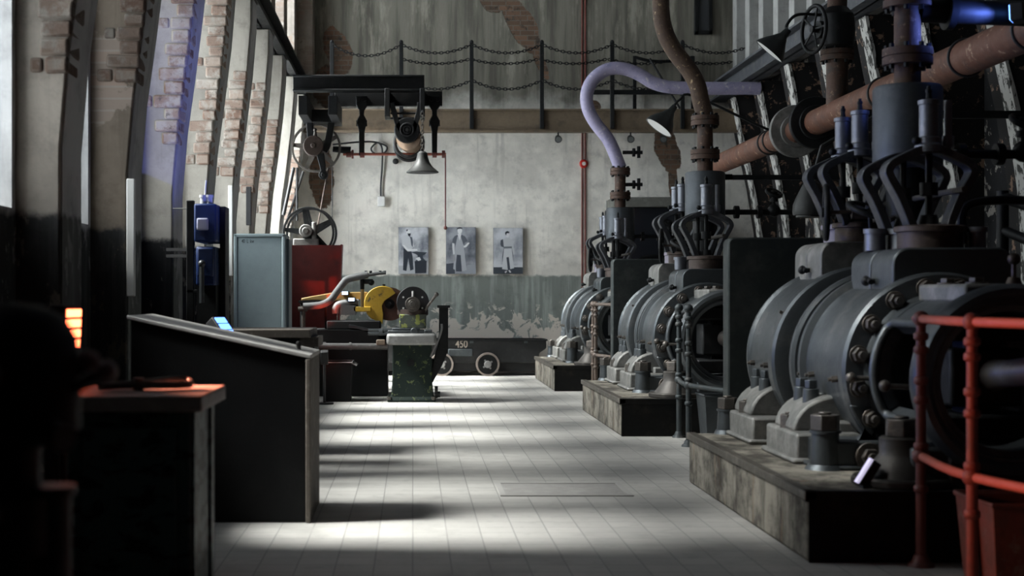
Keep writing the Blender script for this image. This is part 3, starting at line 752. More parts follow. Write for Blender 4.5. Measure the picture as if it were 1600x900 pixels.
# plinths
PLAB = ['stained concrete plinth under the engine behind the red railing', 'stained concrete plinth under the engine with the speckled rust pipe', 'stained concrete plinth under the engine with the purple gooseneck pipe']
pl0 = None
for i, d in enumerate(D0S):
    if pl0 is None:
        m = MB().box((2.07,0,0),(4.55,3.2,PT)); pl0 = m.build('concrete_plinth', CONC, org=(3.3,1.6,0), bevel=.02); p = pl0
    else: p = pl0.copy(); C.objects.link(p)
    p.location.y = 1.6+d; tag(p, PLAB[i], 'plinth', 'engine plinths')
    if i == 0:
        FRONT_SHADE = M_worn('plinth front shade', (.012,.012,.012), (.03,.026,.022), .6, .3, 5, spec=.2); EDGE = M_worn('steel edging', (.10,.09,.075), (.2,.18,.155), .55, .4, 7)  # near-black tone stands in for shade on the plinth front and its edging
        fp_ = MB().box((2.075,-.012,0),(4.55,0,PT-.05)).build('front_shade_plate', FRONT_SHADE, pl0, bevel=.004)  # added plate, its colour dark as the shaded front
        MB().box((2.055,-.015,PT-.05),(4.55,.05,PT+.006)).build('edging', FRONT_SHADE, pl0, bevel=.004); MB().box((2.052,-.015,PT-.045),(2.12,3.21,PT+.006)).build('edging', EDGE, pl0, bevel=.006)
        parts_ = list(pl0.children)
        for q in parts_: q.location = (0,0,0)
    else:
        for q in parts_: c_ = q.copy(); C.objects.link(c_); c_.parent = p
# guard plates in front of the far engines
g = thing('guard_plate', 'tall dark sheet steel guard between the engine by the red railing and the next one', 'guard', (3.3,11.6,0), 'steel guards between engines')
m = MB()
r = .05; poly = [(2.55,.03),(2.55,1.87-r)]+[(2.55+r-r*math.cos(A(t)),1.87-r+r*math.sin(A(t))) for t in (20,45,70)]+[(2.55+r,1.87),(4.1,1.87),(4.1,.03)]
m.prism(poly, (0,11.5,0), (1,0,0), (0,0,1), (0,.2,0)); m.build('sheet', M_worn('guard steel', (.05,.06,.06), (.10,.105,.10), .5, .7, 2.5), g, bevel=.015)
m = MB(); 
for x in (2.7,3.9): m.box((x-.04,11.52,0),(x+.04,11.68,.06))
m.build('feet', DARK, g)
g2 = copy_tree(g); g2.location.y += 6.65; g2['label'] = 'tall dark sheet steel guard standing before the engine with the purple gooseneck pipe'

# railings
def railing(y0, paint, name, label, top, group):
    r = thing(name, label, 'railing', (2.63,y0-.1,0), group)
    P = [(2.63,y0-.1),(2.56,y0-.95),(2.82,y0-2.05)]
    for x, y in P:
        m = MB().cyl((x,y,0),(x,y,.02),.07,.06,18).cyl((x,y,.02),(x,y,.06),.05,.034,18).cyl((x,y,.05),(x,y,1.28),.027,.024,14)
        for z in (.40,.62,.86,.96,1.12,1.19): m.lathe([(.026,-.022),(.037,-.012),(.037,.012),(.026,.022)], (x,y,z), n=14)
        m.ball((x,y,.57),.045); m.ball((x,y,1.28),.043); m.build('post', REDDK if paint is REDP else paint, r, ang=50)
    for z in ((.57,1.28) if top else (.57,)):
        pts = [(2.635,y0-.02,z)]+[(x,y,z) for x, y in P]+[(2.9,y0-2.44,z)]
        MB().tube(catmull(pts,5),.0225,12).build('rail', paint, r, ang=60)
    return r
REDDK = M_worn('weathered red post', (.20,.055,.045), (.10,.05,.042), .5, 0, 5, .45, .68)
railing(D0S[0], REDP, 'guard_rail', 'red painted pipe railing before the engine beside the red bin', True, None)
railing(D0S[1], M_worn('dark rail', (.045,.055,.058), (.10,.095,.09), .5, .3, 7), 'guard_rail', 'dark pipe railing beside the grey bucket, low rail only', False, None)
railing(D0S[2], M_worn('brownish rail', (.13,.095,.075), (.08,.08,.08), .5, .2, 7), 'guard_rail', 'brownish pipe railing before the engine with the purple gooseneck pipe', True, None)
# bucket, red bin, leaning floodlight on the plinth
b = thing('bucket', 'grey tapered bucket on the floor by the dark railing', 'bucket', (2.78,13.0,0))
m = MB(); s4 = [(2.66,12.82),(2.9,12.82),(2.9,13.1),(2.66,13.1)]; s5 = [(2.62,12.76),(2.98,12.76),(2.98,13.16),(2.62,13.16)]
m.rings([[Vector((x,y,.0)) for x,y in s4],[Vector((x,y,.5)) for x,y in s5],[Vector((x+(.02 if x<2.8 else -.02),y+(.02 if y<13 else -.02),.5)) for x,y in s5],[Vector((x+(.02 if x<2.8 else -.02),y+(.02 if y<13 else -.02),.03)) for x,y in s4]])
m.build('pail', STEEL, b, bevel=.004)
m = MB().tube([(2.62,12.76,.5),(2.98,12.76,.5),(2.98,13.16,.5),(2.62,13.16,.5)],.012,6,closed=True); m.build('rolled_rim', STEEL, b)
b = thing('red_bin', 'rusty red steel bin standing behind the red railing post', 'bin', (3.0,6.75,0))
m = MB(); s4 = [(2.70,6.62),(3.3,6.62),(3.3,7.08),(2.70,7.08)]
def inset(s, d): cx = sum(p[0] for p in s)/4; cy = sum(p[1] for p in s)/4; return [(x+(d if x<cx else -d), y+(d if y<cy else -d)) for x, y in s]
m.rings([[Vector((x,y,0)) for x,y in inset(s4,.03)],[Vector((x,y,.42)) for x,y in s4],[Vector((x,y,.42)) for x,y in inset(s4,.015)],[Vector((x,y,.36)) for x,y in inset(s4,.02)]])
REDBIN = M_worn('rusty red bin', (.15,.055,.042), (.09,.05,.04), .65, .1, 6, .45, .62, .3, (.16,.13,.11))
m.build('tub', REDBIN, b, bevel=.004); MB().tube([(x,y,.42) for x,y in s4],.014,6,closed=True).build('rolled_rim', REDBIN, b)
MB().box((2.685,6.8,.0),(2.70,6.86,.41)).build('strap', REDBIN, b)
f = thing('floodlight', 'small leaning floodlight with a white edge on the concrete plinth by the cone foot', 'floodlight', (2.45,7.62,PT))
M = Matrix.Translation((2.42,7.62,PT+.085)) @ Matrix.Rotation(A(32),4,'Y')
MB().box((-.014,-.022,-.07),(.0,.022,.08),M).build('light_panel', M_glow('lilac glow', (.75,.70,.95), .5), f); MB().box((.0,-.03,-.07),(.05,.03,.08),M).build('housing', BLACKP, f, bevel=.006)
L = bpy.data.lights.new('plinth beam','SPOT'); L.energy = 850; L.color = (.2,.25,1); L.spot_size = math.radians(17); L.spot_blend = .8; L.shadow_soft_size = .06
lo_ = bpy.data.objects.new('beam', L); C.objects.link(lo_); lo_.parent = f; lo_.location = Vector((2.38,7.62,PT+.12))-ORG[f.name]; lo_.rotation_euler = Vector((-4.4,5.1,2.6)).to_track_quat('-Z','Y').to_euler()
MB().box((2.40,7.58,PT),(2.50,7.66,PT+.02)).build('stand', BLACKP, f)

# ------------------------------------------------------------------ steam pipes
D2, D3 = D0S[1]+2.2, D0S[2]+2.2
s = thing('steam_pipe', 'speckled rust brown steam pipe snaking up past the catwalk end', 'pipe', (3.36,D2,3.47))
p = [(3.36,D2,3.47),at(1095,158,D2),at(1089,132,D2),at(1075,107,D2),at(1057,84,D2),at(1042,58,D2),at(1034,28,D2),at(1033,-6,D2),at(1040,-40,D2),at(1052,-90,D2),at(1055,-150,D2)]
p.append(Vector((p[-1].x,D2,ZC)))
RSP = M_worn('speckled rust', (.075,.045,.03), (.10,.06,.035), .75, .1, 8, .45, .65, .5, (.36,.26,.15))
MB().tube(catmull(p,6),.098,20).build('pipe', RSP, s, ang=60)
s = thing('steam_pipe', 'pale purple gooseneck steam pipe arching from the engine by the plaster wall', 'pipe', (3.36,D3,3.47))
PURP = M_worn('lilac paint', (.36,.33,.48), (.22,.22,.36), .6, 0, 7, .5, .7, .2, (.5,.46,.5))
p = [(3.36,D3,3.47),at(959,236,D3),at(949,216,D3),at(931,193,D3),at(919,170,D3),at(917,146,D3),at(927,124,D3),at(948,109,D3),at(972,107,D3),at(996,115,D3),at(1020,129,D3),at(1045,136,D3),at(1085,138,D3),at(1130,138,D3),(5.62,D3,at(1130,138,D3).z)]
MB().tube(catmull(p,6),.105,20).build('pipe', PURP, s, ang=60)
for z, n in ((3.30,.0),(3.72,.1)):
    MB().cyl((3.40,D3,z-.1+n),(3.72,D3,z-.1+n),.03,n=10).cyl((3.56,D3,z-.1+n),(3.60,D3,z-.1+n),.07,n=12).cyl((3.66,D3,z-.19+n),(3.66,D3,z+n),.028,n=8).build('steam_cock', DARK, s)
s = thing('steam_pipe', 'dark rust steam pipe rising from the engine behind the red railing', 'pipe', (3.36,D0S[0]+2.2,3.47))
MB().cyl((3.36,D0S[0]+2.2,3.46),(3.36,D0S[0]+2.2,ZC),.09,n=24).build('pipe', RUSTD, s)
yy = D0S[0]+2.2
MB().cyl((3.44,yy,3.34),(4.28,yy,3.31),.085,n=20).cyl((3.62,yy,3.335),(3.67,yy,3.333),.13,n=20).build('branch_pipe', DARK, s)
# the long main along the wall
MX, MZ = 4.4, 3.29
s = thing('steam_main', 'long rust brown steam main running along the black peeling wall', 'pipe', (MX,15,MZ))
MB().tube(catmull([(MX+.06,21.5,1.2),(MX+.05,21.5,MZ-.6),(MX+.03,21.45,MZ-.22),(MX,21.2,MZ-.02),(MX,20.8,MZ)],5)+[Vector((MX,3.0,MZ))],.14,24).build('pipe', M_worn('orange rust main', (.15,.06,.034), (.085,.045,.034), .6, .15, 5, .45, .68, .3, (.34,.22,.15)), s, ang=60)
for y, r, mt in ((16.35,.30,DUSTY),(15.55,.285,DARK)):
    MB().cyl((MX,y-.04,MZ),(MX,y+.04,MZ),r,n=40).cyl((MX,y-.07,MZ),(MX,y+.07,MZ),.19,n=32).build('pipe_disc', mt, s, bevel=.01)
for y in (17.55,17.3,13.3,11.3,10.1): MB().torus((MX,y,MZ),(0,1,0),.145,.014,32,8).build('pipe_band', BLACKP, s)
for y in (20.5,13.4,9): 
    MB().box((MX+.1,y-.03,MZ-.22),(XR,y+.03,MZ-.15)).box((MX-.17,y-.03,MZ-.22),(MX+.2,y+.03,MZ-.14)).build('wall_bracket', DARK, s)
rz = MB().cyl((MX,14.75,MZ),(MX,14.75,MZ+.62),.11,n=20).build('riser', RUSTD, s)
pflange(rz,MX,14.75,MZ+.60,.17,RUSTD)
MB().lathe([(.10,.62),(.17,.70),(.185,.86),(.17,1.02),(.10,1.10)], (MX,14.75,MZ), n=28).cyl((MX-.05,14.75,MZ+.86),(MX-.22,14.70,MZ+.86),.09,n=18).build('gate_valve', DARK, rz)
wheel((MX-.26,14.68,MZ+.86),(1,.25,0),.24,'handwheel',rz)
p = [(MX,14.75,MZ+1.05),(MX,14.75,MZ+1.3),(MX-.04,14.75,MZ+1.45),(MX-.16,14.75,MZ+1.6),(MX-.35,14.75,MZ+1.68),(MX-.6,14.75,MZ+1.72),(MX-1.0,14.75,MZ+1.78)]
MB().tube(catmull(p,5),.10,18).build('riser_bend', RUSTD, rz, ang=60)
# lean dark stays by the wall
s = tag(MB().cyl((4.5,10.85,2.15),(5.6,8.9,1.4),.045,n=12).cyl((4.5,10.85,1.9),(5.6,8.9,1.05),.04,n=12).cyl((5.6,8.9,0),(5.6,8.9,1.42),.05,n=12).cyl((4.5,10.85,0),(4.5,10.85,2.2),.045,n=12).build('stair_rail', DARK, org=(4.9,9.7,0)), 'dark sloping twin handrail beyond the engine behind the red railing', 'handrail')

# enamel lamps
def lamp(apex, mouth, r, arm, label):
    a, mo = Vector(apex), Vector(mouth); L = (mo-a).length
    t = thing('enamel_lamp', label, 'lamp', apex, 'enamel lamps over the engines')
    sh = MB().lathe([(.035,-.10),(.045,-.02),(.06,.0),(.09,L*.25),(r*.72,L*.5),(r*.95,L*.82),(r,L),(r-.012,L),(r*.9,L*.8),(r*.68,L*.5),(.07,L*.25),(.0,L*.2)], a, (mo-a), 32).build('lamp_shade', ENAMEL, t, ang=40)
    d = (mo-a).normalized()
    MB().lathe([(r-.014,L-.004),(r*.9,L*.8),(r*.68,L*.52),(.05,L*.3)], a, d, 32).build('white_lining', WHITE, sh, ang=40)
    MB().ball(a+d*L*.6,.045).build('bulb', M_flat('milky bulb', (.6,.6,.58), .3), sh)
    MB().tube(catmull([Vector(q) for q in arm],5),.016,8).build('arm', DARK, t, ang=60)
    return t
dl = 14.75
ap = at(1222,58,dl); mo = at(1203,80,dl)+Vector((0,.035,0))
lamp(ap, mo, .175, [ap-(mo-ap).normalized()*.08, at(1229,40,dl), at(1240,26,dl), at(1256,22,dl), at(1290,24,dl), (MX-.02,dl,at(1290,24,dl).z)], 'dark enamel lamp on a curved arm from the steam main riser')
dl = 17.2
ap = at(1047,176,dl); mo = at(1029,200,dl)+Vector((0,-.01,0))
lamp(ap, mo, .185, [ap-(mo-ap).normalized()*.08, at(1053,166,dl), at(1062,156,dl), at(1085,150,dl), (MX-.12,dl,at(1085,150,dl).z-.4), (MX,dl,MZ+.14)], 'dark enamel lamp with a bright lining beside the speckled rust pipe')
# bell shade hanging behind
bl = thing('bell_shade', 'dull tin bell shade hanging behind the valve yokes', 'lamp', at(1268,336,12.2))
o = at(1268,336,12.2)
MB().lathe([(.155,0),(.16,.03),(.155,.09),(.13,.15),(.095,.22),(.075,.26),(.05,.29),(.02,.30)], o, (0,0,1), 32).lathe([(.13,-.02),(.13,.0)], o, n=28).build('lamp_shade', SHADE, bl)
a, b = at(1264,296,12.2), at(1284,228,12.2)
MB().cyl((a.x,12.2,a.z-.02),(b.x,12.2,b.z),.014,n=8).cyl((b.x,12.2,b.z),(MX,12.2,MZ-.1),.014,n=8).build('hanger', SHADE, bl)
# dark tank by the back wall behind the engines
t = thing('dark_tank', 'black glossy tank with a grey slab lid behind the engines at the plaster wall', 'tank', (4.2,25.2,0))
MB().box((3.6,24.9,0),(4.75,25.7,2.95)).build('tank_body', M_flat('glossy black', (.015,.017,.022), .12), t, bevel=.02)
MB().box((3.5,24.8,2.95),(4.85,25.75,3.12)).build('lid', M_worn('slab', (.16,.16,.14), (.24,.24,.22), .8, 0, 6), t, bevel=.015)
# ------------------------------------------------------------------ line shaft bracket on the window side
ls = thing('shaft_bracket', 'black iron beams with hanging bearing arms carrying the red line shaft', 'bracket', (-.8,22.3,4.4))
def P(px, py, D): v = at(px, py, D); return (v.x, v.z)
x0, za = P(458,118,22.2); x1, zb = P(663,143,22.2)
m = MB(); m.box((x0,22.2,zb),(x1,22.24,za)); m.box((x0,22.12,za-.03),(x1,22.34,za)); m.box((x0,22.12,zb),(x1,22.34,zb+.03)); m.build('main_beam', DARK, ls, bevel=.006)
x0, za = P(523,143,22.45); x1, zb = P(691,166,22.45)
MB().box((x0,22.4,zb),(x1,22.5,za)).build('carrier_beam', DARK, ls, bevel=.006)
m = MB()
for a, b in ((468,482),(514,528)):
    xa, z0 = P(a,187,21.2); xb, z1 = P(b,152,21.2); m.box((xa,21.0,z0+.05),(xb,22.45,z1))
m.build('cross_beam', DARK, ls, bevel=.006)
def hanger(px, ptop, pbot):
    D = 22.33; s = F/D
    X = lambda p: (p-645)/s
    pr = [(-9,150),(9,150),(9,164),(4,172),(3.5,180),(7,186),(8,193),(6,198),(4.5,205),(4,243),(-4,243),(-4.5,205),(-6,198),(-8,193),(-7,186),(-3.5,180),(-4,172),(-9,164)]
    m = MB().prism([P(px+u, v, D) for u, v in pr], (0,D,0), (1,0,0), (0,0,1), (0,.10,0))
    h = m.build('hanger_arm', DARK, ls, bevel=.012)
    m = MB()
    for d in (-5, 5): x, z = P(px+d,156,D); m.hexn((x,D,z),(x,D-.04,z),.028)
    x, z = P(px,192,D); m.cyl((x-.085,D+.05,z),(x+.085,D+.05,z),.05,n=14); m.build('collar', DARK, h)
hanger(565,150,245); hanger(679,150,245)
sh_z = P(0,241,22.38)[1]
MB().cyl((P(536,0,22.38)[0],22.38,sh_z),(P(697,0,22.38)[0],22.38,sh_z),.022,n=12).build('line_shaft', REDP, ls)
for px, r, l in ((545,.05,.08),(551,.07,.03),(566,.055,.07),(679,.055,.07),(693,.06,.05)):
    x = P(px,0,22.38)[0]; MB().cyl((x-l/2,22.38,sh_z),(x+l/2,22.38,sh_z),r,n=14).build('shaft_collar', REDDK, ls)
MB().cyl((P(520,0,22.38)[0],22.38,sh_z+.08),(P(548,0,22.38)[0],22.38,sh_z+.06),.045,.06,14).build('shaft_stub', DARK, ls)
x = P(696,0,22.38)[0]
MB().cyl((x,22.38,sh_z),(x,22.38,P(0,356,22.38)[1]),.011,n=8).ball((x,22.38,P(0,356,22.38)[1]),.03).build('pull_rod', REDDK, ls)
# pulleys
def spoked(name, parent, c, r, w, mat, ns=5, rings=1):
    c = Vector(c); m = MB()
    m.lathe([(r-.03,-w/2),(r,-w/2),(r+.006,0),(r,w/2),(r-.03,w/2),(r-.025,0)], c, (0,1,0), 56, closed=True)
    for i in range(ns):
        t = 2*PI*i/ns+.5; d = Vector((math.cos(t),0,math.sin(t))); sd = Vector((-d.z,0,d.x))
        m.rings([[c+d*.06+sd*q*.05+Vector((0,y,0)) for q, y in ((-1,-.02),(1,-.02),(1,.02),(-1,.02))],[c+d*(r-.015)+sd*q*.028+Vector((0,y,0)) for q, y in ((-1,-.02),(1,-.02),(1,.02),(-1,.02))]])
    m.cyl(c-Vector((0,w*.6,0)), c+Vector((0,w*.6,0)), .075, n=20)
    return m.build(name, mat, parent, ang=40)
up = thing('belt_pulley', 'upper spoked belt pulley hung in a yoke under the black beams', 'pulley', at(495,231,22.2))
c = at(494,231,22.25); spoked('wheel', up, c, .385, .10, M_worn('pulley rim', (.09,.08,.07), (.16,.14,.12), .45, .4, 8), 5)
D = 21.95
hub = MB().cyl((c.x-.02,D-.06,c.z),(c.x-.02,D+.12,c.z),.155,n=36).cyl((c.x-.02,D-.10,c.z),(c.x-.02,D-.05,c.z),.04,n=14).build('hub_disc', BROWN, up, bevel=.008)
m = MB()
for pts in ([(483,188),(484,205),(486,222)],[(518,186),(515,205),(511,225),(506,236)]):
    q = catmull([Vector((P(a,b,D)[0],0,P(a,b,D)[1])) for a, b in pts],4); m.strip([(v.x,v.z) for v in q], .05, D+.04, D+.16)
a = P(480,189,D); b = P(521,183,D); m.box((a[0],D-.02,a[1]-.02),(b[0],D+.4,b[1]+.12))
pts = [(500,240),(503,255),(505,268)]; q = [P(a_,b_,D) for a_, b_ in pts]; m.strip(q, .06, D+.02, D+.12, .035)
e = P(505,273,D); m.cyl((e[0],D,e[1]),(e[0],D+.14,e[1]),.07,n=20); m.cyl((e[0],D-.02,e[1]),(e[0],D,e[1]),.035,n=14); m.build('yoke', DARK, up, bevel=.008)
MB().cyl((c.x,D+.05,c.z+.14),(c.x,D+.05,c.z+.24),.035,.02,12).ball((c.x,D+.05,c.z+.25),.03).build('oil_cup', NUT, up)
lo = thing('belt_pulley', 'lower spoked belt pulley in a bearing above the red guard', 'pulley', at(485,400,22.0))
c2 = at(483,364,22.0)
for dy, px in ((-.10,483),(.12,486)):
    spoked('rim', lo, (at(px,366,22.0).x,22.0+dy,c2.z), .395, .06, DARK, 5)
m = MB().cyl((c2.x-.03,21.68,c2.z+.02),(c2.x-.03,22.3,c2.z+.02),.10,n=24).box((c2.x-.22,21.7,c2.z-.22),(c2.x+.16,21.95,c2.z-.10)).cyl((c2.x-.03,21.62,c2.z+.02),(c2.x-.03,21.7,c2.z+.02),.05,n=14)
m.cyl((c2.x+.09,21.8,c2.z-.15),(c2.x+.09,21.8,c2.z+.16),.035,n=10).build('bearing', DUSTY, lo, bevel=.01)
z1 = c2.z-.22
MB().box((-2.14,21.66,z1-.17),(c2.x+.2,21.72,z1)).box((-2.14,21.66,z1-.03),(c2.x+.2,21.98,z1)).box((-2.14,21.66,z1-.17),(c2.x+.2,21.80,z1-.14)).build('bracket', M_worn('green bracket', (.10,.14,.125), (.2,.18,.15), .6, .1, 8), lo, bevel=.006)
MB().cyl((-2.12,21.75,z1-.62),(c2.x+.05,21.75,z1-.17),.04,n=10).build('brace', DUSTY, lo)
bt = thing('drive_belt', 'flat dark drive belts running from the upper to the lower pulley', 'belt', (-1.7,22.2,2.9))
for (ax, ay), (bx, by), w in (((459,262),(443,336),.03),((474,268),(447,350),.02),((464,262),(464,345),.018),((519,262),(519,340),.008)):
    a, b = at(ax,ay,22.2), at(bx,by,22.1); MB().cyl(a, b, w, n=8).build('strap', BLACKP, bt)
a, b = at(513,262,22.1), at(494,366,21.78); MB().cyl(a, b, .012, n=8).build('shifter_rod', BROWN, bt)
# second drum hanger
dr = thing('belt_drum', 'wooden belt drum in a forked black hanger under the beams', 'drum', at(637,205,22.2))
m = MB(); D = 22.0
for pts in ([(612,160),(615,172),(620,190),(627,206)],[(656,160),(655,172),(650,190),(646,206)]):
    q = catmull([Vector((P(a,b,D)[0],0,P(a,b,D)[1])) for a, b in pts],4); m.strip([(v.x,v.z) for v in q], .04, D, D+.10)
cc = P(636,203,D)
m.lathe([(.0,0),(.19,0),(.20,.02),(.20,.10),(.0,.10)], (cc[0],D,cc[1]), (0,1,0), 36)
for px in (605, 660):
    a = P(px-4,182,D); b = P(px+4,138,D); m.box((a[0],D-.02,a[1]),(b[0],D+.45,b[1]))
for py in (176,184): a = P(610,py,D); b = P(656,py,D); m.cyl((a[0],D+.08,a[1]),(b[0],D+.08,b[1]),.018,n=8)
m.build('fork', DARK, dr, bevel=.008)
m = MB(); m.torus((cc[0],D-.01,cc[1]),(0,1,0),.10,.014,28,6).torus((cc[0],D-.01,cc[1]),(0,1,0),.055,.012,24,6).cyl((cc[0],D-.03,cc[1]),(cc[0],D,cc[1]),.03,n=12).build('bearing_cap', DARK, dr)
c3 = at(640,218,22.3)
MB().cyl((c3.x-.02,22.12,c3.z+.0),(c3.x+.03,22.42,c3.z-.02),.19,n=36).build('drum', M_worn('wooden drum', (.32,.22,.15), (.24,.16,.11), .6, 0, 8), dr)
for y, dz, r in ((22.2,-.06,.22),(22.36,-.10,.22)): MB().torus((c3.x-.01,y,c3.z+dz),(0,1,0.08),r,.028,40,8).build('wheel_rim', BLACKP, dr)
# bell lamp on a chain
bl = thing('pendant_lamp', 'dull tin pendant lamp on a chain under the black beams', 'lamp', at(660,256,21.8))
o = at(660,270,21.8)
MB().lathe([(.245,0),(.25,.012),(.23,.03),(.16,.09),(.11,.16),(.085,.24),(.075,.30),(.05,.325),(.01,.33)], o, n=40).lathe([(.235,.004),(.1,.08)], o, n=30).build('lamp_shade', SHADE, bl)
tp = at(660,176,21.8); chain((o.x,21.8,o.z+.33),(o.x,21.8,tp.z),0,.045).build('chain', NUT, bl, recalc=False)
MB().cyl((o.x,21.8,tp.z-.02),(o.x,22.2,tp.z+.12),.02,n=8).build('hook', DARK, bl)
# ------------------------------------------------------------------ red guard, chop saw, table
rg = thing('red_guard', 'red painted sheet steel belt guard under the lower pulley', 'guard', (-1.45,21.2,0))
a = at(449,383,21.2); b = at(535,383,21.2); e = at(526,495,21.2)
MB().prism([(a.x-.2,0),(a.x-.2,a.z),(b.x,b.z),(e.x,e.z),(e.x,0)], (0,21.2,0), (1,0,0), (0,0,1), (0,.02,0)).build('sheet', REDS, rg)
MB().prism([(b.x-.012,b.z),(b.x+.012,b.z),(e.x+.012,0),(e.x-.012,0)], (0,20.9,0), (1,0,0), (0,0,1), (0,.32,0)).build('edge_flange', REDS, rg)
MB().box((a.x-.2,20.93,0),(a.x-.18,21.2,a.z)).build('edge_flange', REDS, rg)
sw = thing('chop_saw', 'abrasive chop saw with a yellow blade guard on a black machine bed', 'saw', (-.9,20.0,0))
D = 20.0
bx0, bz0 = P(470,516,D); bx1, _ = P(640,516,D)
m = MB(); m.box((-1.55,19.75,0),(-.35,20.6,.72)); m.box((-1.6,19.7,.72),(-.2,20.65,.93)); m.box((-1.2,19.8,.93),(-.45,20.4,1.05)); m.build('bed', M_flat('oily black', (.007,.008,.009), .8), sw, bevel=.015)
m = MB(); q = [P(u,v,D-.25) for u, v in ((545,507),(552,508),(606,520),(622,531),(606,533),(560,514),(545,512))]
m.prism(q, (0,D-.3,0), (1,0,0), (0,0,1), (0,.2,0)); m.build('slide', STEEL, sw, bevel=.006)
gc = P(599,474,D)
# yellow guard: three-quarter disc with a pointed tail
gp = []
for t in range(60, 272, 10): gp.append(P(598+29*math.cos(A(t)), 475-28*math.sin(A(t)), D))
gp += [P(u,v,D) for u, v in ((590,497),(598,507),(599,490),(597,478),(601,470),(610,464),(618,458))]
# order: from upper right round the left to the tail and up the blade opening
m = MB().prism(gp, (0,D-.08,0), (1,0,0), (0,0,1), (0,.16,0)); gd2 = m.build('blade_guard', YELL, sw, bevel=.012)
bc = P(609,475,D)
MB().cyl((bc[0],D-.012,bc[1]),(bc[0],D+.012,bc[1]),.235,n=48).cyl((bc[0],D-.03,bc[1]),(bc[0],D+.03,bc[1]),.11,n=28).build('blade', M_worn('rusty blade', (.16,.085,.06), (.1,.07,.06), .6, .3, 6), sw)
MB().cyl((bc[0],D-.06,bc[1]),(bc[0],D-.03,bc[1]),.07,n=20).cyl((bc[0],D-.09,bc[1]),(bc[0],D-.06,bc[1]),.03,n=12).build('blade_flange', DARK, sw)
MB().box((P(600,0,D)[0]-.02,D-.02,P(0,450,D)[1]-.02),(P(600,0,D)[0]+.02,D+.02,P(0,444,D)[1])).build('guard_lug', DARK, gd2)
q = [P(u,v,D) for u, v in ((470,466),(486,463),(520,457),(574,456),(574,468),(520,470),(486,469),(470,470))]
MB().prism(q, (0,D+.1,0), (1,0,0), (0,0,1), (0,.18,0)).build('motor_arm', OCHRE, sw, bevel=.01)
a, b = P(552,479,D), P(580,487,D); MB().box((a[0],D-.1,b[1]),(b[0],D+.1,a[1])).build('arm_box', YELL, sw, bevel=.01)
m = MB().tube(catmull([at(525,490,D),at(525,482,D),at(530,476,D),at(545,473,D),at(560,473,D)],5),.055,10); m.box((P(533,0,D)[0],D-.1,P(0,492,D)[1]),(P(556,0,D)[0],D+.1,P(0,477,D)[1])).build('motor', M_worn('grey motor', (.16,.165,.165), (.24,.24,.24), .45, .3, 6), sw, ang=50)
a, b = P(468,468,D), P(510,471,D); MB().box((a[0],D-.2,b[1]-.02),(b[0],D+.3,b[1]+.015)).build('tray', DARK, sw)
MB().cyl((P(471,0,D)[0],D,P(0,470,D)[1]),(P(471,0,D)[0],D,.9),.018,n=8).cyl((P(508,0,D)[0],D+.2,P(0,470,D)[1]),(P(508,0,D)[0],D+.2,.9),.018,n=8).build('tray_leg', DARK, sw)
m = MB().tube(catmull([at(474,479,D-.3),at(490,478,D-.3),at(503,476,D-.3),at(516,469,D-.3),at(527,455,D-.3),at(537,442,D-.3),at(542,437,D-.3),at(552,434,D-.3),at(575,429,D-.3)],5),[.05]*41,12)
m.tube([at(572,430,D-.3),at(588,427.5,D-.3),at(603,426,D-.3)],.026,10); hb = m.build('handle_bar', M_worn('grey handle tube', (.13,.135,.135), (.2,.2,.195), .6, 0, 8), sw, ang=60)
m = MB()
for u in (572,579,594,601): v = at(u,428,D-.3); m.cyl((v.x,D-.3,v.z),(v.x,D-.3,v.z+.045),.02,n=8)
m.cyl(at(576,440,D-.3)-Vector((.06,0,0)), at(576,440,D-.3)+Vector((.06,0,0)), .035, n=12).ball(at(580,441,D-.3),.045).build('clamp', DARK, hb)
MB().cyl(at(566,432,D-.28),at(566,452,D-.28),.03,n=10).build('stay_top', DARK, sw); MB().cyl(at(566,450,D-.28),at(566,480,D-.28),.026,n=10).build('stay', OCHRE, sw)
MB().cyl(at(474,478,D-.3),at(474,516,D-.3),.028,n=10).cyl(at(466,483,D-.3),at(480,483,D-.3),.035,n=10).cyl((at(474,516,D-.3).x,D-.3,.72),at(474,512,D-.3),.028,n=10).build('stand_pipe', NUT, sw)
x0, z0 = P(498,541,19.5); x1, _ = P(606,541,19.5)
MB().cyl((x0,19.5,z0),(x1,19.5,z0-.005),.045,n=14).cyl((x0+.42,19.5,z0),(x0+.45,19.5,z0),.055,n=14).box((x0+.05,19.5,z0-.05),(x0+.09,19.72,z0+.05)).box((x1-.14,19.5,z0-.05),(x1-.1,19.72,z0+.05)).build('feed_bar', TABLE, sw)
MB().box((P(588,0,19.5)[0],19.44,z0+.02),(P(602,0,19.5)[0],19.56,z0+.09)).build('bar_clamp', M_flat('tan block', (.42,.34,.26), .6), sw, bevel=.01)
ledm = M_glow('blue white led', (.35,.6,1.0), 6)
for i, (px, py) in enumerate(((539,458),(549,468))):
    v = at(px,py,D-.12)
    t = thing('led_spotlight', ('small blue white spotlight on the ochre saw arm', 'small blue white spotlight beside the grey saw motor')[i], 'spotlight', v, 'little spotlights on the chop saw')
    MB().box((v.x-.05,D-.10,v.z-.03),(v.x+.05,D+.12,v.z+.03)).build('housing', BLACKP, t, bevel=.006); MB().box((v.x-.04,D-.105,v.z-.02),(v.x+.04,D-.10,v.z+.02)).build('lens', ledm, t)
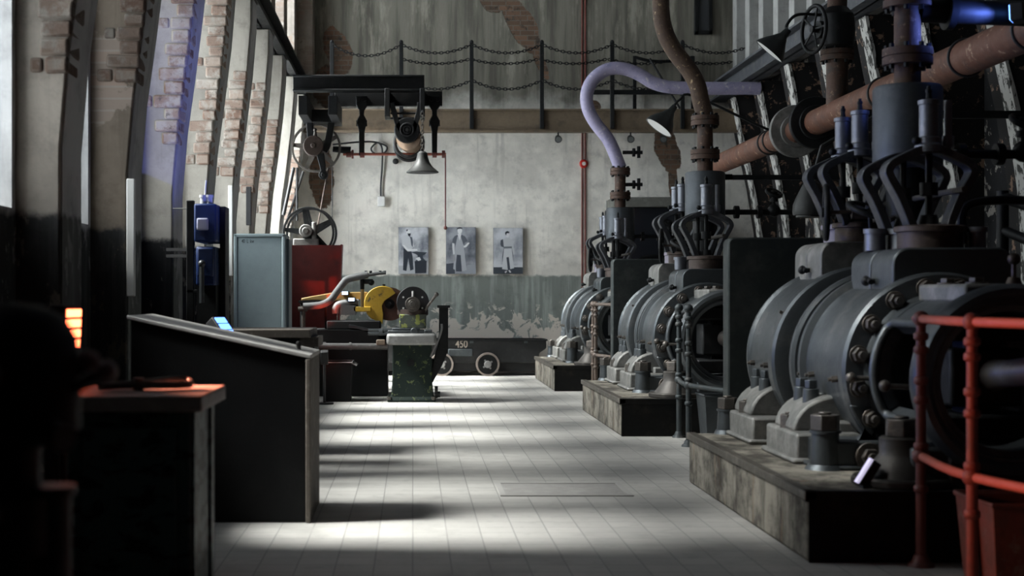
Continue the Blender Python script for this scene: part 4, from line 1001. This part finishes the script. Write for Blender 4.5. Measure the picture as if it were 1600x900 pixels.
# ------------------------------------------------------------------ green grinding machine in the aisle
gm = thing('grinding_machine', 'flaking green grinder on a tall box pedestal in the aisle', 'machine', (0,18.9,0))
D = 18.7; s_ = F/D
m = MB()
def ringrect(x0, x1, y0, y1, z): return [Vector(p) for p in ((x0,y0,z),(x1,y0,z),(x1,y1,z),(x0,y1,z))]
m.rings([ringrect(-.335,.30,18.68,19.35,0),ringrect(-.335,.30,18.68,19.35,.035),ringrect(-.285,.275,18.71,19.3,.07),ringrect(-.27,.255,18.72,19.28,.30),ringrect(-.265,.25,18.72,19.28,.80),ringrect(-.30,.28,18.70,19.3,.85)])
m.build('pedestal', GREENP, gm, bevel=.012)
MB().lathe([(.0,0),(.05,0),(.05,.006),(.0,.006)], (-.03,18.722,.52), (0,-1,0), 20).build('cover_plate', DARK, gm)
MB().hexn((-.31,18.70,.03),(-.31,18.70,.07),.03).hexn((.27,18.70,.03),(.27,18.70,.07),.03).build('foot_bolts', NUT, gm)
a, b = P(604,521,18.6), P(682,539,18.6)
MB().box((a[0],18.5,b[1]),(b[0],19.45,a[1])).build('work_table', TABLE, gm, bevel=.035)
a, b = P(606,513,18.7), P(675,521,18.7); m = MB().box((a[0],18.62,b[1]),(b[0]-.1,19.2,b[1]+.04)); m.box((a[0]+.06,18.66,b[1]+.04),(b[0]-.16,19.1,b[1]+.07)); m.box((b[0]-.1,18.6,b[1]),(b[0],18.9,b[1]+.05)).cyl((.02,18.6,b[1]+.03),(.02,18.66,b[1]+.03),.05,n=14)
m.build('cross_slide', STEEL, gm, bevel=.008)
a, b = P(624,491,18.75), P(666,513,18.75); MB().box((a[0],18.7,b[1]),(b[0],19.1,a[1])).build('head_block', M_peel('green yellow paint', (.10,.115,.095), (.30,.33,.10), .56, 9), gm, bevel=.012)
cc = P(645,488,18.75); MB().lathe([(.0,0),(.19,0),(.205,.012),(.205,.075),(.19,.085),(.0,.085)], (cc[0],18.9,cc[1]-.045), n=40).build('collar', BROWN, gm)
cc = P(645,473,18.75)
fp = MB().cyl((cc[0],18.78,cc[1]),(cc[0],18.86,cc[1]),.215,n=48).build('face_plate', M_flat('black face plate', (.014,.014,.015), .45), gm, bevel=.008)
for i in range(6):
    t = PI/2+2*PI*i/6; x, z = cc[0]+.145*math.cos(t), cc[1]+.145*math.sin(t); MB().cyl((x,18.772,z),(x,18.78,z),.013,n=10).build('plate_screw', PALE, fp)
MB().cyl((cc[0],18.62,cc[1]-.02),(cc[0],18.78,cc[1]-.02),.10,n=32).cyl((cc[0],18.6,cc[1]-.02),(cc[0],18.62,cc[1]-.02),.065,n=24).cyl((cc[0],18.59,cc[1]-.02),(cc[0],18.6,cc[1]-.02),.04,n=20).build('spindle_nose', NUT, gm, bevel=.006)
MB().cyl((cc[0],18.66,cc[1]+.08),(cc[0],18.66,cc[1]+.15),.014,n=8).build('grease_nipple', PALE, fp)
a, b = at(664,484,18.7), at(682,460,18.65); MB().cyl(a, b, .016,.02,10).ball(b,.03).build('lever', NUT, gm)
m = MB()
for u, z_, r in ((586,516,.022),(586,521,.03),(580,519,.016)):
    p0, p1 = at(575,z_,18.9), at(612,z_,18.9); m.cyl(p0,p1,r,n=10)
m.cyl(at(592,519,18.9),at(598,519,18.9),.05,n=14); m.build('feed_screw', STEEL, gm)
ar = P(686,478,18.9)
m = MB(); m.box((P(686,0,18.9)[0],18.8,P(0,545,18.9)[1]),(P(700,0,18.9)[0],18.98,P(0,480,18.9)[1])); m.box((P(683,0,18.9)[0],18.77,P(0,481,18.9)[1]),(P(703,0,18.9)[0],19.01,P(0,477,18.9)[1]))
q = [P(u,v,18.9) for u, v in ((686,532),(700,532),(699,550),(690,572),(676,597),(670,596),(672,585),(678,560))]
m.prism(q, (0,18.82,0), (1,0,0), (0,0,1), (0,.14,0)); m.box((P(672,0,18.9)[0],18.84,P(0,580,18.9)[1]),(.3,18.94,P(0,560,18.9)[1])); m.build('support_column', DARK, gm, bevel=.008)
MB().tube(catmull([at(690,506,18.72),at(690,515,18.72),at(686,528,18.72),at(678,545,18.72),at(673,558,18.72)],5),.015,8).build('long_lever', TABLE, gm)
MB().cyl((.29,18.75,.16),(.33,18.75,.16),.05,n=14).cyl((.29,18.75,.10),(.36,18.75,.10),.04,n=12).cyl((.31,18.75,.05),(.31,18.75,.2),.02,n=8).build('drain_tap', DARK, gm)
# steel chip bin
b = thing('chip_bin', 'dark sheet steel bin on the floor beside the grinder pedestal', 'bin', (-.96,18.9,0))
s4 = [(-1.2,18.72),(-.80,18.72),(-.80,19.3),(-1.2,19.3)]
m = MB().rings([[Vector((x,y,0)) for x,y in inset(s4,.03)],[Vector((x,y,.52)) for x,y in s4],[Vector((x,y,.52)) for x,y in inset(s4,.012)],[Vector((x,y,.05)) for x,y in inset(s4,.04)]]); m.build('tub', CONSOLE, b)
MB().prism([(-.80,.515),(-.74,.48),(-.74,.472),(-.81,.505)], (0,18.72,0), (1,0,0), (0,0,1), (0,.58,0)).build('pouring_lip', TABLE, b)
MB().tube([(x,y,.52) for x,y in s4],.01,6,closed=True).build('rolled_rim', TABLE, b)
# ------------------------------------------------------------------ mine cart
mc = thing('mine_cart', 'black mine cart numbered 450 along the foot of the plaster wall', 'cart', (1.0,25.2,0))
x0, x1 = -1.1, 2.34; zt = 1.4-(530-462)*24.9/F
m = MB(); m.prism([(x0,zt),(x1,zt),(x1,zt-.16),(x1-.12,zt-.24),(x1-.15,.22),(x0+.15,.22),(x0,zt-.2)], (0,24.9,0), (1,0,0), (0,0,1), (0,.68,0))
body = m.build('tub', M_worn('black cart', (.016,.017,.018), (.035,.035,.036), .6, .1, 5), mc, bevel=.02)
MB().box((x0-.02,24.87,zt-.03),(x1+.02,25.6,zt)).build('rim', DARK, mc, bevel=.006)
MB().box((x0+.1,24.95,.08),(x1-.1,25.5,.24)).build('chassis', M_flat('cart chassis', (.01,.01,.011), .7), mc)
MB().box((.62,24.86,zt-.30),(1.05,24.9,zt-.17)).build('axle_guard', M_worn('blue grey guard', (.05,.06,.065), (.09,.1,.1), .6, .2, 6), mc, bevel=.015)
for px in (690, 762):
    v = at(px,566,24.8); r = .203; z = r
    w = MB().cyl((v.x,24.78,z),(v.x,24.86,z),r-.02,n=40).build('wheel', DARK, mc)
    MB().lathe([(r-.03,-.10),(r,-.10),(r+.004,-.05),(r,.0),(r-.03,.0)], (v.x,24.86,z), (0,1,0), 48, closed=True).build('wheel_rim', M_worn('worn tyre', (.32,.27,.24), (.42,.38,.35), .4, .5, 10), w)
    m = MB().cyl((v.x,24.72,z),(v.x,24.78,z),.055,.065,20)
    for i in range(4): t = 2*PI*i/4+.6; m.cyl((v.x+.08*math.cos(t),24.76,z+.08*math.sin(t)),(v.x+.08*math.cos(t),24.78,z+.08*math.sin(t)),.018,n=8)
    m.build('hub', TABLE, w); MB().cyl((v.x,24.8,z),(v.x,25.5,z),.03,n=10).build('axle', DARK, w)
def text(body_, loc, size, mat, parent, name, sx=.8):
    cu = bpy.data.curves.new(name, 'FONT'); cu.body = body_; cu.size = size; cu.extrude = .001; cu.offset = size*.012
    o = bpy.data.objects.new(name, cu); C.objects.link(o)
    bpy.context.view_layer.update()
    me = bpy.data.meshes.new_from_object(o.evaluated_get(bpy.context.evaluated_depsgraph_get()))
    C.objects.unlink(o); bpy.data.objects.remove(o)
    me.transform(Matrix.Rotation(PI/2,4,'X') @ Matrix.Scale(sx,4,(1,0,0)))
    me.materials.clear(); me.materials.append(mat)
    ob = bpy.data.objects.new(name, me); C.objects.link(ob); ob.parent = parent; ob.location = Vector(loc)-ORG[parent.name]; return ob
v = at(711.5,543,24.898); text('450', (v.x,24.896,v.z), .185, M_flat('faded number paint', (.42,.36,.31), .7), mc, 'painted_number', .78)
for x in (1.0, 1.95): MB().box((x,24.872,zt-.07),(x+.06,24.9,zt-.03)).build('clip', STEEL, mc)

# ------------------------------------------------------------------ grey cabinet, bench, switchgear, boards
gc_ = thing('grey_cabinet', 'pale blue grey steel cabinet with faint pencil marks', 'cabinet', (-1.58,15.0,0))
a, b = P(365,365,14.8), P(446,365,14.8)
MB().box((a[0],14.82,0),(b[0],15.3,a[1])).build('body', GREYP, gc_, bevel=.02)
m = MB(); w = .04
m.box((a[0],14.79,.05),(a[0]+w,14.82,a[1])); m.box((b[0]-w,14.79,.05),(b[0],14.82,a[1])); m.box((a[0],14.79,a[1]-w),(b[0],14.82,a[1])); m.box((a[0],14.79,.05),(b[0],14.82,.05+w)); m.build('frame', GREYP, gc_, bevel=.012)
MB().box((a[0]+w+.005,14.803,.1),(b[0]-w-.005,14.822,a[1]-w-.005)).build('door', GREYP, gc_)
v = at(377.5,379.5,14.8); text('40  L  kw', (v.x,14.802,v.z), .055, GREYD, gc_, 'pencil_marks', .62)
MB().box((b[0],14.9,.05),(b[0]+.03,15.25,a[1]-.05)).build('side_strip', M_flat('cabinet side', (.10,.125,.13), .45), gc_, bevel=.006)  # strip in a darker cabinet grey, covering this side
be = thing('work_bench', 'dark wooden bench before the pale blue grey cabinet', 'bench', (-1.3,12.9,0))
zt = P(0,514,12.6)[1]
MB().box((-1.65,12.4,zt-.075),(P(486,0,12.5)[0],13.3,zt)).build('bench_top', WOODY, be, bevel=.008)
MB().box((-1.6,12.5,0),(-1.0,13.2,zt-.075)).build('drawer_case', DARK, be, bevel=.008)
x1 = P(497,0,12.5)[0]; z2 = P(0,526,12.6)[1]
MB().box((-1.0,12.55,z2-.09),(x1,13.2,z2)).build('shelf', WOODY, be, bevel=.008); MB().box((-.98,12.6,0),(x1-.04,13.15,z2-.09)).build('shelf_case', DARK, be)
sg = thing('switchgear', 'blue switch boxes stacked on a steel frame by the window wall', 'switchgear', (-1.68,11.75,0))
D = 11.6
a, b = P(303,318,D), P(338,378,D); MB().box((a[0],D,b[1]),(b[0],D+.5,a[1])).build('switch_box', BLUEP, sg, bevel=.015)
a, b = P(306,385,D), P(336,446,D); MB().box((a[0],D,b[1]),(b[0],D+.5,a[1])).build('switch_box', BLUEP, sg, bevel=.015)
a, b = P(308,387,D-.04), P(333,432,D-.04); MB().box((a[0],D-.04,b[1]),(b[0],D,a[1])).build('door', BLUEP, sg, bevel=.012)
a, b = P(308,341,D), P(326,360,D); MB().box((a[0],D-.035,b[1]),(b[0],D,a[1])).build('name_plate', M_flat('pale lilac plate', (.45,.46,.62), .5), sg, bevel=.012)
v = at(316,412,D-.05); MB().ball((v.x,D-.07,v.z),.03).cyl((v.x,D-.07,v.z),(v.x,D-.07,v.z-.32),.02,n=8).cyl((v.x,D-.07,v.z),(v.x,D,v.z),.012,n=6).build('switch_handle', STEEL, sg)
a, b = P(291,313,D+.1), P(303,458,D+.1); m = MB().box((a[0],D+.1,0),(b[0],D+.16,a[1])); m.box((a[0],D+.1,b[1]),(P(318,0,D)[0],D+.14,b[1]+.03)); m.box((P(338,0,D)[0],D+.2,.0),(P(347,0,D)[0],D+.45,P(0,320,D)[1]))
m.build('frame_post', DARK, sg, bevel=.006)
m = MB()
for py in (390,400): v = at(270,py,D+.15); m.box((v.x-.05,D+.12,v.z-.012),(P(303,0,D)[0],D+.18,v.z+.012))
v = at(270,326,D+.15); m.cyl((v.x,D+.15,v.z),(P(300,0,D)[0],D+.15,v.z),.006,n=6); m.build('wall_arms', TABLE, sg)
MB().box((P(306,0,D)[0],D+.05,0),(P(336,0,D)[0],D+.45,P(0,446,D)[1])).build('pedestal', DARK, sg)
m = MB()
for px in (318,327): v = at(px,318,D+.1); m.cyl((v.x,D+.1,v.z-.02),(v.x,D+.1,v.z+.05),.028,n=12).cyl((v.x,D+.1,v.z+.05),(v.x,D+.1,v.z+.07),.035,n=12)
v = at(320,312,D+.1); m.tube(catmull([(v.x,D+.1,v.z),(v.x+.005,D+.1,v.z+.1),at(322,282,D+.1)],4),.008,6); m.build('cable_gland', PALE, sg)
def board(px0, px1, py0, py1, D, mat, name, lab, cat, d=.05):
    a, b = at(px0,py0,D), at(px1,py1,D)
    o = MB().box((a.x,D-d,b.z),(b.x,D,a.z)).build(name, mat, org=((a.x+b.x)/2,D,b.z), bevel=.006); return tag(o, lab, cat)
board(199.5,212,280,463,10.66,PALE,'trunking_board','long pale narrow board fixed upright on the dark pilaster','board')
board(357,364,290,431,16.76,PALE,'trunking_board','pale narrow strip fixed upright behind the grey cabinet','board')
board(385,393,292,352,18.78,BLACKP,'conduit_box','narrow black box on a pilaster above the grey cabinet','box')
# ------------------------------------------------------------------ console
co = thing('sloping_console', 'black sheet steel console with a sloping lid beside the aisle', 'console', (-1.2,9.2,0))
Lx, Rx, y0, y1 = -1.74, -.63, 8.75, 9.6; zl, zr = 1.255, 1.015
m = MB().prism([(Lx,0),(Rx-.03,0),(Rx-.03,zr),(Lx,zl)], (0,y0+.02,0), (1,0,0), (0,0,1), (0,y1-y0-.04,0)); m.build('cabinet_body', CONSOLE, co, bevel=.008)
MB().prism([(Lx-.02,zl),(Rx+.005,zr-.005),(Rx+.005,zr+.02),(Lx-.02,zl+.025)], (0,y0,0), (1,0,0), (0,0,1), (0,y1-y0,0)).build('lid', CTOP, co, bevel=.006)
MB().box((Rx-.03,y0,0),(Rx,y1,zr-.005)).build('edge_board', WOODY, co, bevel=.006)
v = at(467,552,9.1); MB().cyl((v.x,9.1,v.z-.03),(v.x,9.1,v.z+.06),.014,n=10).ball((v.x,9.1,v.z+.06),.02).build('lid_pin', NUT, co)
def fixture(name, label, c, aim, col, strength, size, nbar, base, energy, spot, tint, rad=.05):
    c = Vector(c); aim = Vector(aim).normalized(); t = thing(name, label, 'floodlight', (c.x,c.y,base))
    up = Vector((0,0,1)); u = aim.cross(up).normalized(); w = u.cross(aim).normalized()
    M = Matrix((( u.x, aim.x, w.x, c.x),(u.y, aim.y, w.y, c.y),(u.z, aim.z, w.z, c.z),(0,0,0,1)))
    wx, hz = size
    MB().box((-wx,-.09,-hz),(wx,-.004,hz),M).build('housing', BLACKP, t, bevel=.01)
    g = M_glow(name+' glow', col, strength)
    for i in range(nbar):
        z0 = -hz*.9+2*hz*.9*i/nbar; MB().box((-wx*.8,-.006,z0+.006),(wx*.8,.002,z0+2*hz*.9/nbar-.006),M).build('light_bar', g, t)
    if base < 1:
        q = c-aim*.05; MB().cyl((q.x,q.y,base),(q.x,q.y,q.z-hz*.6),.018,n=10).cyl((q.x,q.y,base),(q.x,q.y,base+.02),.12,n=24).build('stand', BLACKP, t)
    L = bpy.data.lights.new(name+' beam', 'SPOT'); L.energy = energy; L.color = tint; L.spot_size = math.radians(spot); L.spot_blend = .8; L.shadow_soft_size = rad
    lo = bpy.data.objects.new('beam', L); C.objects.link(lo); lo.parent = t; lo.location = c+aim*.03-ORG[t.name]
    lo.rotation_euler = aim.to_track_quat('-Z','Y').to_euler()
    return t
RED, BLU = (1,.30,.18), (.14,.24,1)
# red floodlight by the window wall
fixture('red_floodlight', 'red glowing floodlight bars on a stand behind the black machine', at(115,513,6.3), (.93,-.36,-.05), (1,.13,.05), 9, (.065,.1), 4, 0, 380, 75, RED)
fixture('blue_floodlight', 'blue glowing floodlight tilted up behind the black console', at(352,510,10.4), (.62,-.38,.62), (.10,.25,1), 3, (.07,.1), 3, 0, 150, 110, BLU)
fixture('amber_floodlight', 'red glowing floodlight low beside the dark chip bin', at(507,556,18.4), (-.06,1,.40), (1,.12,.04), 12, (.05,.09), 3, 0, 160, 17, (1,.07,.03))
# ------------------------------------------------------------------ near cabinet with tongs
nc = thing('tool_cabinet', 'flaking dark green steel cabinet with red lit top and tongs on it', 'cabinet', (-1.1,5.7,0))
zt = 1.02
MB().box((-1.32,5.42,0),(-.845,6.0,zt-.06)).build('body', GREENB, nc, bevel=.012)
MB().box((-1.36,5.36,zt-.06),(-.795,6.05,zt)).build('top', M_worn('worn top', (.33,.30,.28), (.42,.4,.38), .5, .1, 6), nc, bevel=.008)
MB().box((-1.26,5.405,.1),(-.90,5.42,zt-.12)).build('door', GREENB, nc, bevel=.006)
m = MB().box((-.845,5.44,.0),(-.835,5.52,zt-.06)).box((-.845,5.9,.0),(-.835,5.98,zt-.06)); m.build('corner_strip', GREENB, nc)
tg = thing('tongs', 'iron tongs lying on the flaking green cabinet', 'tongs', (-1.05,5.72,zt))
m = MB(); z = zt+.022
m.tube(catmull([(-1.24,5.62,z),(-1.1,5.70,z+.005),(-1.0,5.80,z+.012),(-.93,5.83,z+.01),(-.905,5.78,z),(-.93,5.72,z),(-1.0,5.70,z),(-1.12,5.70,z),(-1.22,5.72,z)],6),.016,8)
m.cyl((-1.10,5.70,zt),(-1.10,5.70,zt+.05),.022,n=12).build('jaws', M_worn('tongs iron', (.2,.17,.15), (.3,.27,.25), .45, .4, 9), tg)
# black drill machine close to the camera
dm = thing('bench_drill', 'black drilling machine with a domed housing beside the flaking green cabinet', 'machine', (-.86,3.0,0))
cx, cy = -.835, 3.0
MB().lathe([(.0,1.385),(.05,1.38),(.10,1.355),(.125,1.31),(.132,1.25),(.132,1.12),(.11,1.10),(.06,1.08)], (cx,cy,0), n=40).build('domed_housing', DARK, dm)
MB().cyl((cx,cy,0.72),(cx,cy,1.1),.05,n=20).cyl((cx,cy,.86),(cx,cy,.98),.085,n=24).build('quill', STEEL, dm)
MB().box((cx-.35,cy-.05,1.1),(cx,cy+.12,1.3)).box((cx-.34,cy-.02,.0),(cx-.2,cy+.12,1.2)).build('column', DARK, dm, bevel=.02)
m = MB().box((cx-.38,cy-.22,.62),(cx+.12,cy+.2,.70)).box((cx-.36,cy-.2,0),(cx+.08,cy+.18,.62)); m.build('base', DARK, dm, bevel=.02)
for i, (px, py, dy) in enumerate(((140,565,.0),(166,580,-.05))):
    e = at(px,py,3.0+dy); k_ = MB().cyl((cx+.08,cy,1.18),e,.012,n=8).build('feed_handle', STEEL, dm); MB().ball(e,.024).build('handle_ball', M_flat('pinkish knob', (.45,.32,.32), .3), k_)
for p, q in (((cx-.02,cy-.12,1.24),(cx-.02,cy-.17,1.24)),((cx+.09,cy-.07,1.12),(cx+.13,cy-.12,1.11)),((cx-.03,cy-.06,.95),(cx-.04,cy-.14,.95))):
    MB().cyl(p, q, .028, n=14).build('clamp_bolt', TABLE, dm)
MB().cyl((-.76,3.0,.70),(-.76,3.0,.98),.04,n=16).cyl((-.76,3.0,.98),(-.76,3.0,1.0),.05,n=16).build('oil_can', STEEL, dm)
SKY, SUN, EXPO = 14.0, 34.0, 0.55
# ------------------------------------------------------------------ light, sky, camera
# blue floodlight high by the wall branch, shining along the crane beam and pipes
fixture('blue_floodlight', 'blue floodlight on the dark branch pipe high above the engine by the red railing', at(1580,22,9.45), (-1,.62,-.05), (.12,.3,1), 5, (.09,.06), 1, at(1580,22,9.45).z, 40, 70, BLU)
sc = bpy.context.scene
w = bpy.data.worlds.new('overcast sky'); sc.world = w; w.use_nodes = True
nt = w.node_tree; bg = nt.nodes['Background']; bg.inputs[0].default_value = (.93,.97,1,1); bg.inputs[1].default_value = SKY
S = bpy.data.lights.new('hazy sun', 'SUN'); S.energy = SUN; S.angle = math.radians(14); S.color = (1,.97,.92)
so = bpy.data.objects.new('hazy_sun', S); C.objects.link(so); so.location = (-10,5,12)
so.rotation_euler = Vector((math.cos(A(50)),.06,-math.sin(A(50)))).to_track_quat('-Z','Y').to_euler()
cam = bpy.data.cameras.new('camera'); co_ = bpy.data.objects.new('camera', cam); C.objects.link(co_)
co_.location = (0,0,1.4); co_.rotation_euler = (PI/2,0,0)
cam.sensor_width = 36; cam.lens = 50; cam.shift_x = 155/1600; cam.shift_y = 12/1600; cam.clip_end = 200; cam.clip_start = .05
cam.dof.use_dof = True; cam.dof.focus_distance = 16; cam.dof.aperture_fstop = 2.2
sc.camera = co_
sc.view_settings.view_transform = 'Standard'; sc.view_settings.look = 'None'; sc.view_settings.gamma = 1; sc.view_settings.use_curve_mapping = False
sc.view_settings.exposure = EXPO
sc.cycles.use_denoising = True; sc.cycles.max_bounces = 8; sc.cycles.diffuse_bounces = 5; sc.cycles.transparent_max_bounces = 12; sc.cycles.sample_clamp_indirect = 6
sc.cycles.caustics_reflective = False; sc.cycles.caustics_refractive = False
